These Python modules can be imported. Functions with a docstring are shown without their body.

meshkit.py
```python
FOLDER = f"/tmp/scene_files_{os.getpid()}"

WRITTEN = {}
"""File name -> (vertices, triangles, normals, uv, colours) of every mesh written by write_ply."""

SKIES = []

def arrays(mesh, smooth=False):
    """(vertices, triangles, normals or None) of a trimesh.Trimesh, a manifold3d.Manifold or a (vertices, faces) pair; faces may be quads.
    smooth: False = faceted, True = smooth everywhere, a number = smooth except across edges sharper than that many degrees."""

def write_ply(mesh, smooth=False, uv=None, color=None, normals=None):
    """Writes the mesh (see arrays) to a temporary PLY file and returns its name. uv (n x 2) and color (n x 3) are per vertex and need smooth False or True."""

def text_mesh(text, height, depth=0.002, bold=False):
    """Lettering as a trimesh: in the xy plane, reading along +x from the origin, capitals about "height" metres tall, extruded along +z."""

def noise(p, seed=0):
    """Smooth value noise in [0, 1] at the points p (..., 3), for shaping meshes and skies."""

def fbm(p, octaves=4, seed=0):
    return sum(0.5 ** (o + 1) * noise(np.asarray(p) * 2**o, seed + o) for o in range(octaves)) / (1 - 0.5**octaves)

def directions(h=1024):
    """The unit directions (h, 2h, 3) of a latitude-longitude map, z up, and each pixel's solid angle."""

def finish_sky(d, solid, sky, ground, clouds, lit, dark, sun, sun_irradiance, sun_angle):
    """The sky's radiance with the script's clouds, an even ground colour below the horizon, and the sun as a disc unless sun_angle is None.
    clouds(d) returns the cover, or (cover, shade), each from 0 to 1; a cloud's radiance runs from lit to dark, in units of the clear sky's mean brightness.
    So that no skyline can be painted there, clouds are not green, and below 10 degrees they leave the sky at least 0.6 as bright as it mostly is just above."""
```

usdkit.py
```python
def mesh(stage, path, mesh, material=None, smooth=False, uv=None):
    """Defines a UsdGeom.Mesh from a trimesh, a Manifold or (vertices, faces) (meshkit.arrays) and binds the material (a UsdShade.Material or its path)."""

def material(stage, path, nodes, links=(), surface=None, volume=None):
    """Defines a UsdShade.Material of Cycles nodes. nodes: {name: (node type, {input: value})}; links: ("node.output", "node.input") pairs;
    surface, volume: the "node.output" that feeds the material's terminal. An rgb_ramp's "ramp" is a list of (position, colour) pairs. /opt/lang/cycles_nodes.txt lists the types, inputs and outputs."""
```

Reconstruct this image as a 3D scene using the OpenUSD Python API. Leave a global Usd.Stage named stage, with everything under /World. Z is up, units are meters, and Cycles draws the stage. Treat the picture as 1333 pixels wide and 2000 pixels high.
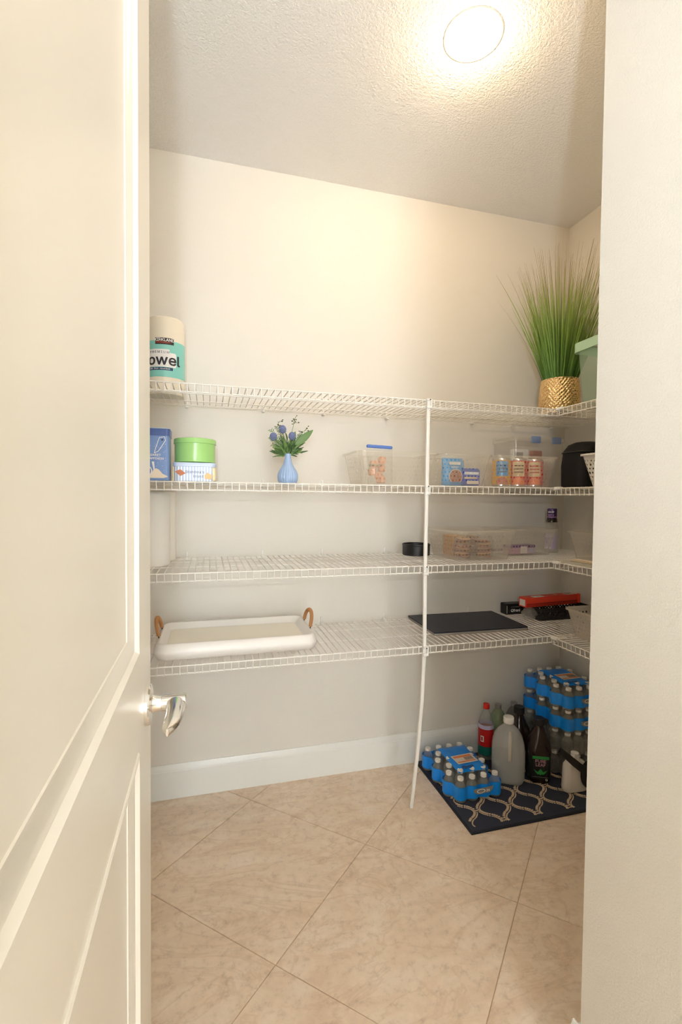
import math, random
import numpy as np, trimesh, usdkit, meshkit
from shapely.geometry import Polygon, Point, box as sbox
from shapely import affinity
from shapely.ops import unary_union
from pxr import Usd, UsdGeom, UsdLux, UsdShade, Gf, Sdf
random.seed(7); RNG = np.random.default_rng(7)
PI = math.pi
stage = Usd.Stage.CreateInMemory()
UsdGeom.SetStageUpAxis(stage, UsdGeom.Tokens.z); UsdGeom.SetStageMetersPerUnit(stage, 1.0)
UsdGeom.Xform.Define(stage, '/World'); UsdGeom.Scope.Define(stage, '/World/Looks')

# ------------------------------------------------------------------ camera
EYE = 1.304
YAW, PITCH, ROLL = math.radians(15.5215), math.radians(-1.6967), math.radians(0.5494)
cam = UsdGeom.Camera.Define(stage, '/World/camera')
cam.CreateHorizontalApertureAttr(24.0); cam.CreateVerticalApertureAttr(24.0 * 2000 / 1333)
cam.CreateFocalLengthAttr(24.0 * 931.408 / 1333); cam.CreateClippingRangeAttr(Gf.Vec2f(0.02, 100))
EXPOSURE = 0.11
cam.CreateExposureAttr(EXPOSURE)
fwd = np.array([math.sin(YAW) * math.cos(PITCH), math.cos(YAW) * math.cos(PITCH), math.sin(PITCH)])
rgt = np.array([math.cos(YAW), -math.sin(YAW), 0.0]); up = np.cross(rgt, fwd)
r2 = math.cos(ROLL) * rgt + math.sin(ROLL) * up; u2 = -math.sin(ROLL) * rgt + math.cos(ROLL) * up
cam.AddTransformOp().Set(Gf.Matrix4d(*r2, 0, *u2, 0, *(-fwd), 0, 0, 0, EYE, 1))

# ------------------------------------------------------------------ light
sky = UsdLux.DomeLight.Define(stage, '/World/sky')
sky.CreateColorAttr(Gf.Vec3f(0.93, 0.97, 1.0)); sky.CreateIntensityAttr(3.65)
# the photographer's flash beside the lens (the camera is held upright, so the flash sits on its left)
fl = UsdLux.RectLight.Define(stage, '/World/camera_flash')
fl.CreateWidthAttr(0.05); fl.CreateHeightAttr(0.07); fl.CreateIntensityAttr(1450.0); fl.CreateColorAttr(Gf.Vec3f(0.82, 0.92, 1.0))
fl.AddTranslateOp().Set(Gf.Vec3d(-0.085, -0.36, 1.50)); fl.AddRotateXYZOp().Set(Gf.Vec3f(142, 0, -8))
LAMP = (0.788, 1.359)
CEIL = 2.738
LAMP_COLOR, LAMP_STRENGTH = (1.0, 0.71, 0.42), 112.0
la = UsdLux.SphereLight.Define(stage, '/World/ceiling_lamp_light')
la.CreateRadiusAttr(0.03); la.CreateIntensityAttr(LAMP_STRENGTH * 3.0); la.CreateColorAttr(Gf.Vec3f(*LAMP_COLOR))
la.AddTranslateOp().Set(Gf.Vec3d(LAMP[0], LAMP[1], CEIL - 0.014))

# ------------------------------------------------------------------ materials
def c(r, g, b):
    return tuple(((x / 255) / 12.92 if x / 255 <= 0.04045 else ((x / 255 + 0.055) / 1.055) ** 2.4) for x in (r, g, b))
MATS = {}
def pm(name, col, rough=0.5, bump=None, **kw):
    n = {'p': ('principled_bsdf', {'base_color': col, 'roughness': rough, **kw})}; l = []
    if bump:
        scale, strength, dist = bump
        n['t'] = ('texture_coordinate', {}); n['g'] = ('geometry', {})
        n['n'] = ('noise_texture', {'scale': scale, 'detail': 3.0, 'roughness': 0.6})
        n['b'] = ('bump', {'strength': strength, 'distance': dist})
        l += [('g.position', 'n.vector'), ('n.fac', 'b.height'), ('b.normal', 'p.normal')]
    MATS[name] = usdkit.material(stage, '/World/Looks/' + name, n, l, surface='p.BSDF')
    return MATS[name]
def clear(name, tint=(0.95, 0.96, 0.96), body=0.25, bodycol=(0.85, 0.85, 0.83), gloss=1.0, rough=0.08):
    n = {'t': ('transparent_bsdf', {'color': tint}), 'd': ('diffuse_bsdf', {'color': bodycol}), 'tl': ('translucent_bsdf', {'color': bodycol}),
         'm1': ('mix_closure', {'fac': 0.5}), 'm2': ('mix_closure', {'fac': body}), 'g': ('geometry', {}), 'ior': ('map_range', {'from_min': 0.0, 'from_max': 1.0, 'to_min': 1.45, 'to_max': 1 / 1.45}), 'f': ('fresnel', {}), 'gl': ('glossy_bsdf', {'color': (gloss,) * 3, 'roughness': rough}),
         'm3': ('mix_closure', {})}
    l = [('g.backfacing', 'ior.value'), ('ior.result', 'f.IOR'), ('d.BSDF', 'm1.closure1'), ('tl.BSDF', 'm1.closure2'), ('t.BSDF', 'm2.closure1'), ('m1.closure', 'm2.closure2'), ('f.fac', 'm3.fac'), ('m2.closure', 'm3.closure1'), ('gl.BSDF', 'm3.closure2')]
    MATS[name] = usdkit.material(stage, '/World/Looks/' + name, n, l, surface='m3.closure')
    return MATS[name]

pm('wall_paint', c(231, 226, 216), 0.55, (260.0, 0.25, 0.004))
pm('ceiling_paint', c(248, 246, 242), 0.8, (120.0, 0.55, 0.008))
pm('trim_white', c(238, 238, 232), 0.3)
pm('door_white', c(240, 234, 222), 0.28)
pm('wire_white', c(240, 236, 228), 0.35)
pm('plastic_white', c(240, 238, 232), 0.4)
pm('chrome', (0.85, 0.84, 0.82), 0.08, metallic=1.0)
pm('grout', c(206, 178, 150), 0.9)
pm('screw_grey', c(120, 118, 116), 0.3, metallic=0.8)
pm('can_white', c(245, 240, 230), 0.4)
pm('paper_white', c(250, 247, 239), 0.8, (400.0, 0.2, 0.002))
pm('film_cream', c(244, 236, 218), 0.3)
pm('teal_print', c(142, 216, 208), 0.35)
pm('ink_black', c(40, 40, 52), 0.5)
pm('badge_black', c(46, 38, 36), 0.4)
pm('badge_red', c(150, 62, 48), 0.4)
pm('ink_navy', c(38, 72, 110), 0.4)
pm('ink_white', c(245, 245, 245), 0.5)
pm('core_card', c(168, 150, 122), 0.9)
pm('tin_blue', c(126, 158, 216), 0.28)
pm('tin_blue_dark', c(78, 104, 170), 0.3)
pm('tin_pale', c(200, 214, 238), 0.35)
pm('flour', c(246, 232, 212), 0.6)
pm('tin_green', c(172, 222, 136), 0.22)
pm('biscuit', c(206, 128, 92), 0.6)
pm('biscuit_pale', c(246, 206, 150), 0.6)
pm('ink_slate', c(96, 104, 124), 0.5)
pm('tin_cream', c(240, 220, 170), 0.4)
pm('vase_blue', c(168, 194, 232), 0.15)
pm('thistle', c(120, 128, 168), 0.8)
pm('stem_green', c(112, 146, 76), 0.6)
pm('leaf_green', c(106, 138, 82), 0.5)
pm('leaf_dark', c(78, 108, 62), 0.55)
pm('berry', c(98, 104, 66), 0.6)
pm('black_plastic', c(22, 22, 24), 0.45)
pm('black_fabric', c(14, 14, 16), 0.8)
pm('basket_white', c(234, 230, 222), 0.4)
pm('hole_shade', c(60, 56, 52), 0.9)
pm('navy_leather', c(26, 30, 46), 0.45, (500.0, 0.3, 0.002))
pm('grey_felt', c(150, 140, 128), 0.9)
pm('rattan', c(196, 142, 92), 0.6)
pm('tray_white', c(244, 240, 234), 0.35)
pm('tray_cream', c(255, 249, 234), 0.45)
pm('wire_black', c(28, 28, 28), 0.4)
pm('red_card', c(232, 70, 44), 0.4)
pm('red_card_dark', c(170, 40, 26), 0.4)
pm('label_white', c(228, 222, 212), 0.5)
pm('label_grey', c(150, 146, 140), 0.5)
pm('cookie_bag', c(206, 160, 110), 0.35)
pm('cookie_brown', c(112, 76, 52), 0.6)
pm('cookie', c(172, 112, 84), 0.7)
pm('bag_sky', c(88, 160, 216), 0.3)
pm('bag_royal', c(64, 92, 190), 0.3)
pm('bag_lightblue', c(120, 178, 224), 0.3)
pm('clip_blue', c(96, 132, 206), 0.3)
pm('pink_food', c(238, 178, 140), 0.6)
pm('can_red', c(214, 70, 64), 0.3)
pm('can_cream', c(226, 206, 160), 0.35)
pm('can_orange', c(240, 140, 84), 0.4)
pm('can_yellow', c(232, 176, 72), 0.35)
pm('tin_metal', (0.8, 0.78, 0.74), 0.25, metallic=1.0)
pm('pasta_tan', c(176, 132, 88), 0.6)
pm('snack_red', c(192, 104, 76), 0.5)
pm('purple_cap', c(58, 28, 92), 0.3)
pm('purple_ink', c(190, 150, 196), 0.4)
pm('bottle_dark', c(38, 26, 22), 0.2)
pm('pink_box', c(204, 160, 176), 0.5)
pm('purple_box', c(120, 70, 130), 0.5)
pm('grey_tube', c(120, 118, 128), 0.4)
pm('cream_card', c(226, 206, 172), 0.7)
pm('lavender_cloth', c(222, 184, 160), 0.7)
pm('mint_plastic', c(172, 208, 176), 0.3)
pm('pack_blue', c(120, 174, 214), 0.4)
pm('lemon', c(206, 190, 70), 0.5)
pm('box_grey', c(126, 134, 118), 0.6)
pm('mat_navy', c(54, 58, 74), 0.95, (900.0, 0.6, 0.003))
pm('mat_tan', c(216, 194, 164), 0.9)
pm('mat_edge', c(34, 38, 50), 0.9)
pm('water_blue', c(16, 146, 250), 0.3)
pm('water_blue_dark', c(18, 84, 168), 0.3)
pm('cap_white', c(246, 242, 234), 0.4)
pm('cap_red', c(220, 40, 30), 0.35)
pm('label_red', c(196, 30, 30), 0.35)
pm('label_lavender', c(206, 196, 224), 0.4)
pm('teal_green', c(26, 112, 98), 0.35)
pm('tea_dark', c(36, 20, 16), 0.12)
pm('tea_label', c(26, 30, 28), 0.35)
pm('tea_green', c(46, 140, 66), 0.4)
pm('tea_pink', c(196, 150, 166), 0.5)
pm('jug_white', c(240, 232, 220), 0.4)
pm('soil', c(60, 44, 32), 0.95)
clear('clear_plastic', body=0.06, tint=(0.96, 0.97, 0.97))
clear('clear_basket', body=0.26, tint=(0.985, 0.98, 0.97), bodycol=c(248, 242, 230), rough=0.15)
clear('frosted_bin', body=0.24, tint=(0.985, 0.985, 0.985), bodycol=c(246, 244, 238), rough=0.2)
clear('mint_clear', body=0.22, tint=(0.90, 0.97, 0.92), bodycol=c(190, 222, 198), rough=0.15)
clear('frost_white', body=0.7, tint=(0.95, 0.95, 0.94), bodycol=c(236, 228, 214), rough=0.25)
clear('milk_jug', body=0.55, tint=(0.97, 0.975, 0.975), bodycol=c(240, 239, 234), rough=0.25)
clear('jug_water', body=0.35, tint=(0.93, 0.95, 0.96), bodycol=c(216, 220, 220), rough=0.1)
clear('bottle_clear', body=0.2, tint=(0.97, 0.975, 0.97), bodycol=c(240, 238, 230), rough=0.06)
clear('bottle_green', body=0.25, tint=(0.86, 0.93, 0.82), bodycol=c(170, 190, 150), rough=0.06)
clear('bottle_grey', body=0.25, tint=(0.84, 0.84, 0.84), bodycol=c(170, 170, 168), rough=0.06)
clear('blue_clear', body=0.5, tint=(0.85, 0.91, 1.0), bodycol=c(150, 182, 236), rough=0.15)
MATS['lamp_glow'] = usdkit.material(stage, '/World/Looks/lamp_glow', {'e': ('emission', {'color': LAMP_COLOR, 'strength': 8.0})}, [], surface='e.emission')
# travertine: warped cloudy veins, each tile shifted by its own random number
MATS['travertine'] = usdkit.material(stage, '/World/Looks/travertine', {
    'g': ('geometry', {}), 'o': ('object_info', {}), 'mul': ('math', {'math_type': 'multiply', 'value2': 37.0}),
    'cx': ('combine_xyz', {}), 'add': ('mix', {'mix_type': 'add', 'fac': 1.0}),
    'mp': ('mapping', {'scale': (1.0, 1.9, 1.0), 'rotation': (0, 0, 0.8)}),
    'n1': ('noise_texture', {'scale': 4.2, 'detail': 8.0, 'roughness': 0.62, 'distortion': 1.6}),
    'r1': ('rgb_ramp', {'ramp': [(0.25, c(228, 202, 176)), (0.45, c(240, 217, 191)), (0.55, c(244, 223, 199)), (0.75, c(249, 232, 212))]}),
    'n2': ('noise_texture', {'scale': 2.6, 'detail': 9.0, 'roughness': 0.58, 'distortion': 2.2}),
    'r2': ('rgb_ramp', {'ramp': [(0.470, (0, 0, 0)), (0.498, (1, 1, 1)), (0.512, (1, 1, 1)), (0.54, (0, 0, 0))]}),
    'ms': ('math', {'math_type': 'multiply', 'value2': 0.32}),
    'mx': ('mix', {'mix_type': 'mix', 'color2': c(214, 184, 152)}),
    'n3': ('noise_texture', {'scale': 34.0, 'detail': 6.0, 'roughness': 0.72}),
    'r3': ('rgb_ramp', {'ramp': [(0.34, (0.84, 0.82, 0.80)), (0.46, (0.98, 0.98, 0.98)), (0.7, (1.05, 1.05, 1.05))]}),
    'mm': ('mix', {'mix_type': 'multiply', 'fac': 1.0}),
    'b': ('bump', {'strength': 0.15, 'distance': 0.003}),
    'p': ('principled_bsdf', {'roughness': 0.42})},
    [('o.random', 'mul.value1'), ('mul.value', 'cx.x'), ('mul.value', 'cx.y'), ('g.position', 'add.color1'), ('cx.vector', 'add.color2'), ('add.color', 'mp.vector'),
     ('mp.vector', 'n1.vector'), ('n1.fac', 'r1.fac'), ('mp.vector', 'n2.vector'), ('n2.fac', 'r2.fac'), ('r2.color', 'ms.value1'), ('ms.value', 'mx.fac'), ('r1.color', 'mx.color1'),
     ('g.position', 'n3.vector'), ('n3.fac', 'r3.fac'), ('mx.color', 'mm.color1'), ('r3.color', 'mm.color2'), ('mm.color', 'p.base_color'), ('n3.fac', 'b.height'), ('b.normal', 'p.normal')], surface='p.BSDF')
# hammered gold
MATS['gold'] = usdkit.material(stage, '/World/Looks/gold', {'p': ('principled_bsdf', {'base_color': (0.80, 0.56, 0.28), 'metallic': 1.0, 'roughness': 0.16})}, [], surface='p.BSDF')
# grass blades: green at the foot, yellower towards the dry tips (the blades' own colour, by height over the pot)
MATS['grass'] = usdkit.material(stage, '/World/Looks/grass', {
    't': ('texture_coordinate', {}), 's': ('separate_xyz', {}), 'm': ('map_range', {'from_min': 0.14, 'from_max': 0.72, 'clamp': True}),
    'r': ('rgb_ramp', {'ramp': [(0, c(100, 150, 72)), (0.3, c(140, 178, 84)), (0.58, c(168, 190, 104)), (0.85, c(172, 160, 116)), (1, c(146, 126, 98))]}),
    'p': ('principled_bsdf', {'roughness': 0.45}), 'tl': ('translucent_bsdf', {}), 'mx': ('mix_closure', {'fac': 0.25})},
    [('t.object', 's.vector'), ('s.z', 'm.value'), ('m.result', 'r.fac'), ('r.color', 'p.base_color'), ('r.color', 'tl.color'), ('p.BSDF', 'mx.closure1'), ('tl.BSDF', 'mx.closure2')], surface='mx.closure')
# striped print for the biscuit tin (flat print)
MATS['tin_stripes'] = usdkit.material(stage, '/World/Looks/tin_stripes', {
    't': ('texture_coordinate', {}), 'w': ('wave_texture', {'scale': 32.0}), 'r': ('rgb_ramp', {'ramp': [(0.35, c(178, 196, 228)), (0.6, c(236, 240, 246))]}),
    'p': ('principled_bsdf', {'roughness': 0.35})}, [('t.object', 'w.vector'), ('w.fac', 'r.fac'), ('r.color', 'p.base_color')], surface='p.BSDF')

# ------------------------------------------------------------------ helpers
USED = {}
def numbered(parent, name):
    k = (parent, name); n = USED.get(k, 0); USED[k] = n + 1
    return name if n == 0 else '%s_%03d' % (name, n)
def setdata(prim, **kw):
    for k, v in kw.items():
        if v: prim.SetCustomDataByKey(k, v)
def part(name, mesh, mat, parent='/World', smooth=30, label=None, kind=None):
    parent = parent if isinstance(parent, str) else str(parent.GetPath())
    p = parent + '/' + numbered(parent, name)
    m = usdkit.mesh(stage, p, mesh, MATS[mat], smooth=smooth)
    setdata(m.GetPrim(), label=label, kind=kind)
    return m.GetPrim()
def thing(name, label, cat, loc=(0, 0, 0), rz=0.0, group=None):
    p = '/World/' + numbered('/World', name)
    x = UsdGeom.Xform.Define(stage, p)
    x.AddTranslateOp().Set(Gf.Vec3d(*map(float, loc)))
    if rz: x.AddRotateZOp().Set(float(rz))
    setdata(x.GetPrim(), label=label, category=cat, group=group)
    return x.GetPrim()
def copy(src, name, label, loc, rz=0.0, group=None):
    was = src.GetCustomData()
    r = thing(name, label, was['category'], loc, rz, group or was.get('group'))
    r.GetReferences().AddInternalReference(src.GetPath()); r.SetInstanceable(True)
    return r
def structure(name, mesh, mat, label, cat, smooth=30):
    p = part(name, mesh, mat, '/World', smooth); setdata(p, label=label, category=cat, kind='structure'); return p

cat = trimesh.util.concatenate
def bx(x0, y0, z0, x1, y1, z1, b=0.0):
    lo, hi = np.array([min(x0, x1), min(y0, y1), min(z0, z1)]), np.array([max(x0, x1), max(y0, y1), max(z0, z1)])
    if b <= 0:
        return trimesh.creation.box(extents=hi - lo, transform=trimesh.transformations.translation_matrix((lo + hi) / 2))
    b = min(b, *(0.49 * (hi - lo)))
    pts = []
    for k in range(3):
        l2, h2 = lo + b, hi - b; l2[k], h2[k] = lo[k], hi[k]
        pts += [(x, y, z) for x in (l2[0], h2[0]) for y in (l2[1], h2[1]) for z in (l2[2], h2[2])]
    return trimesh.convex.convex_hull(np.array(pts))
def lathe(prof, n=32, center=(0, 0, 0), rfun=None):
    prof = np.array(prof, float); m = len(prof); a = np.arange(n) * 2 * PI / n
    v = np.zeros((m, n, 3))
    for i, (r, z) in enumerate(prof):
        rr = r * (rfun(a, z) if rfun else 1.0)
        v[i] = np.stack([rr * np.cos(a), rr * np.sin(a), np.full(n, z)], 1)
    v = v.reshape(-1, 3); f = []
    for i in range(m - 1):
        for j in range(n):
            k = (j + 1) % n; f += [(i * n + j, i * n + k, (i + 1) * n + k), (i * n + j, (i + 1) * n + k, (i + 1) * n + j)]
    for e, flip in ((0, True), (m - 1, False)):
        if prof[e][0] > 1e-6:
            ci = len(v); v = np.vstack([v, [0, 0, prof[e][1]]])
            for j in range(n):
                k = (j + 1) % n; f.append((ci, e * n + k, e * n + j) if flip else (ci, e * n + j, e * n + k))
    return trimesh.Trimesh(v + np.array(center), np.array(f), process=False)
def lathe_open(prof, n=32, center=(0, 0, 0)):
    prof = np.array(prof, float); m = len(prof); a = np.arange(n) * 2 * PI / n
    v = np.concatenate([np.stack([r * np.cos(a), r * np.sin(a), np.full(n, z)], 1) for r, z in prof]); f = []
    for i in range(m - 1):
        for j in range(n):
            k = (j + 1) % n; f += [(i * n + j, i * n + k, (i + 1) * n + k), (i * n + j, (i + 1) * n + k, (i + 1) * n + j)]
    return trimesh.Trimesh(v + np.array(center), np.array(f), process=False)
def tube(path, r, n=8, closed=False):
    P = np.array(path, float); m = len(P)
    rad = np.full(m, r) if np.ndim(r) == 0 else np.array(r, float)
    T = (np.roll(P, -1, 0) - np.roll(P, 1, 0)) if closed else np.gradient(P, axis=0)
    T /= np.linalg.norm(T, axis=1, keepdims=True) + 1e-12
    u = np.cross(T[0], [0, 0, 1.0]);  u = u if np.linalg.norm(u) > 1e-3 else np.cross(T[0], [1.0, 0, 0])
    u /= np.linalg.norm(u); rings = []
    for i in range(m):
        u = u - T[i] * (u @ T[i]); u /= np.linalg.norm(u) + 1e-12; w = np.cross(T[i], u)
        a = np.arange(n) * 2 * PI / n
        rings.append(P[i] + rad[i] * (np.cos(a)[:, None] * u + np.sin(a)[:, None] * w))
    v = np.concatenate(rings); f = []
    for i in range(m if closed else m - 1):
        i2 = (i + 1) % m
        for j in range(n):
            k = (j + 1) % n; f += [(i * n + j, i2 * n + k, i * n + k), (i * n + j, i2 * n + j, i2 * n + k)]
    if not closed:
        for e, flip in ((0, False), (m - 1, True)):
            ci = len(v); v = np.vstack([v, P[e]])
            for j in range(n):
                k = (j + 1) % n; f.append((ci, e * n + k, e * n + j) if flip else (ci, e * n + j, e * n + k))
    return trimesh.Trimesh(v, np.array(f), process=False)
def rod(p0, p1, r, n=8): return tube([p0, p1], r, n)
def ext(poly, h, z=0.0):
    gs = getattr(poly, 'geoms', [poly])
    m = cat([trimesh.creation.extrude_polygon(g, h, engine='earcut') for g in gs if g.area > 1e-9]); m.apply_translation((0, 0, z)); return m
def rrect(w, d, r, seg=6):
    return sbox(-w / 2 + r, -d / 2 + r, w / 2 - r, d / 2 - r).buffer(r, quad_segs=seg)
def ring_pts(w, d, r, seg=6):
    return np.array(rrect(w, d, r, seg).exterior.coords)[:-1][::-1]
def loft(rings, cap0=True, cap1=True):
    R = [np.array(x, float) for x in rings]; n = len(R[0]); v = np.concatenate(R); f = []
    for i in range(len(R) - 1):
        for j in range(n):
            k = (j + 1) % n; f += [(i * n + j, i * n + k, (i + 1) * n + k), (i * n + j, (i + 1) * n + k, (i + 1) * n + j)]
    for on, e, flip in ((cap0, 0, True), (cap1, len(R) - 1, False)):
        if on:
            ci = len(v); v = np.vstack([v, R[e].mean(0)])
            for j in range(n):
                k = (j + 1) % n; f.append((ci, e * n + k, e * n + j) if flip else (ci, e * n + j, e * n + k))
    m = trimesh.Trimesh(v, np.array(f), process=False)
    return m
def rloft(secs, seg=6, cap0=True, cap1=True):
    """secs: (w, d, corner radius, z) or with (cx, cy) after."""
    rs = []
    for s in secs:
        p = ring_pts(s[0], s[1], min(s[2], 0.499 * min(s[0], s[1])), seg)
        o = s[4:] if len(s) > 4 else (0, 0)
        if p[:, 0] @ np.roll(p[:, 1], -1) - p[:, 1] @ np.roll(p[:, 0], -1) < 0: p = p[::-1]
        k = np.argmin(np.abs(np.arctan2(p[:, 1] * s[0], p[:, 0] * s[1]) + 0.78 * 0 + 3.0)); p = np.roll(p, -k, 0)
        rs.append(np.column_stack([p[:, 0] + o[0], p[:, 1] + o[1], np.full(len(p), s[3])]))
    return loft(rs, cap0, cap1)
def text_front(t, h, depth=0.0006, bold=False):
    """lettering facing -y, reading along +x, centred on x"""
    m = meshkit.text_mesh(t, h, depth, bold); b = m.bounds
    v = m.vertices - [(b[0][0] + b[1][0]) / 2, 0, 0]
    m.vertices = np.stack([v[:, 0], -v[:, 2], v[:, 1]], 1); return m
def sub(m, e):
    v, f = trimesh.remesh.subdivide_to_size(m.vertices, m.faces, e, max_iter=12); return trimesh.Trimesh(v, f, process=False)
def wrap(m, r, ang0):
    """wraps a front-facing mesh (x along, y<0 outwards) round the z axis; ang0 = direction of its middle"""
    v = m.vertices; a = ang0 + v[:, 0] / r; rr = r - v[:, 1]
    return trimesh.Trimesh(np.stack([rr * np.cos(a), rr * np.sin(a), v[:, 2]], 1), m.faces, process=False)
def band(r, z0, z1, a0=0, a1=2 * PI, n=48, t=0.0006):
    a = np.linspace(a0, a1, n + 1); rings = []
    for aa in a:
        rings.append([((r + d) * math.cos(aa), (r + d) * math.sin(aa), z) for d, z in ((0, z0), (t, z0), (t, z1), (0, z1))])
    return loft(rings)
def T(m, x=0, y=0, z=0):
    m = m.copy(); m.apply_translation((x, y, z)); return m
def RZ(m, a, at=(0, 0, 0)):
    m = m.copy(); m.apply_transform(trimesh.transformations.rotation_matrix(a, (0, 0, 1), at)); return m
def RX(m, a, at=(0, 0, 0)):
    m = m.copy(); m.apply_transform(trimesh.transformations.rotation_matrix(a, (1, 0, 0), at)); return m
def RY(m, a, at=(0, 0, 0)):
    m = m.copy(); m.apply_transform(trimesh.transformations.rotation_matrix(a, (0, 1, 0), at)); return m

# ------------------------------------------------------------------ the room
YB, XR, XL = 2.150, 1.836, -0.75       # back wall, right wall, left wall
STX, STY = 0.790, 0.838                # the near right wall: its face and its end
YH = -3.2                              # the unseen hall behind the camera, shaped for its daylight, runs to here
structure('wall_back', bx(XL - .1, YB, 0, XR + .1, YB + .1, CEIL + .1), 'wall_paint', 'plain beige painted back wall behind the wire shelves', 'wall')
structure('wall_right', bx(XR, STY - .02, 0, XR + .1, YB, CEIL + .1), 'wall_paint', 'beige right wall behind the grass plant and stacked water', 'wall')
structure('wall_left', bx(XL - .1, -.03, 0, XL, YB, CEIL + .1), 'wall_paint', 'left pantry wall hidden behind the open door', 'wall')
structure('wall_near', bx(STX, YH, 0, XR + .1, STY, CEIL + .1, 0.004), 'wall_paint', 'near wall edge filling the right side of the view', 'wall')
structure('wall_front', bx(XL - .1, -.03, 0, -.142, 0.085, CEIL + .1), 'wall_paint', 'front wall beside the door hinges', 'wall')
# unseen hall behind the camera, its end opening placed to light the pantry
HX = -0.78
structure('wall_hall_left', bx(HX - .1, YH, 0, HX, -.03, CEIL + .1), 'wall_paint', 'left wall of the unseen hall that channels daylight into the pantry', 'wall')
WX0, WX1, WZ1 = -0.30, 0.74, 2.60
m = cat([bx(HX - .1, YH - .1, 0, WX0, YH, CEIL + .1), bx(WX1, YH - .1, 0, XR + .1, YH, CEIL + .1), bx(WX0, YH - .1, WZ1, WX1, YH, CEIL + .1)])
structure('wall_hall_end', m, 'wall_paint', 'end wall of the unseen hall around the opening that lights the pantry', 'wall')
wn = thing('window_1', 'unseen tall opening at the hall end behind the camera, placed to light the pantry', 'window'); setdata(wn, kind='structure')  # out of view; lets sky light through to the pantry's back wall
part('window_frame', cat([bx(WX0, YH - .07, 0, WX0 + .05, YH - .03, WZ1), bx(WX1 - .05, YH - .07, 0, WX1, YH - .03, WZ1), bx(WX0, YH - .07, WZ1 - .05, WX1, YH - .03, WZ1), bx(WX0, YH - .07, 0, WX1, YH - .03, .06)]), 'trim_white', wn)
# ceiling with the round cut-out of the lamp
cp = sbox(XL - .1, YH - .1, XR + .1, YB + .1).difference(Point(*LAMP).buffer(0.080, quad_segs=12))
structure('ceiling', ext(cp, 0.1, CEIL), 'ceiling_paint', 'white lightly textured ceiling', 'ceiling', smooth=False)
# floor: grout bed with travertine tiles laid on the diagonal
fl_prim = structure('floor', bx(XL - .1, YH - .1, -.06, XR + .1, YB + .1, -0.0025), 'grout', 'beige travertine tile floor laid diagonally', 'floor')
th = math.radians(44.0); U_, V_ = np.array([math.cos(th), math.sin(th)]), np.array([math.cos(math.radians(-43.5)), math.sin(math.radians(-43.5))])
A0 = np.array([0.572, 1.668]); S_ = 0.543
room = unary_union([sbox(HX, YH, STX, YB), sbox(STX, STY, XR, YB)])
view = sbox(XL, -0.8, XR, YB)
for i in range(-10, 6):
    for j in range(-8, 10):
        o = A0 + U_ * S_ * i + V_ * S_ * j; g = 0.0010
        q = Polygon([o + U_ * a + V_ * b for a, b in ((g, g), (S_ - g, g), (S_ - g, S_ - g), (g, S_ - g))]).intersection(room)
        if q.is_empty or q.area < 0.002: continue
        for gq in getattr(q, 'geoms', [q]):
            if gq.area < 0.002: continue
            ch = gq.buffer(-0.0012, join_style=2)
            m = cat([ext(gq, 0.0032, -0.004), ext(ch if ch.geom_type == 'Polygon' and not ch.is_empty else gq, 0.0008, -0.0008)])
            part('tile', m, 'travertine', fl_prim, smooth=False)
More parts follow.
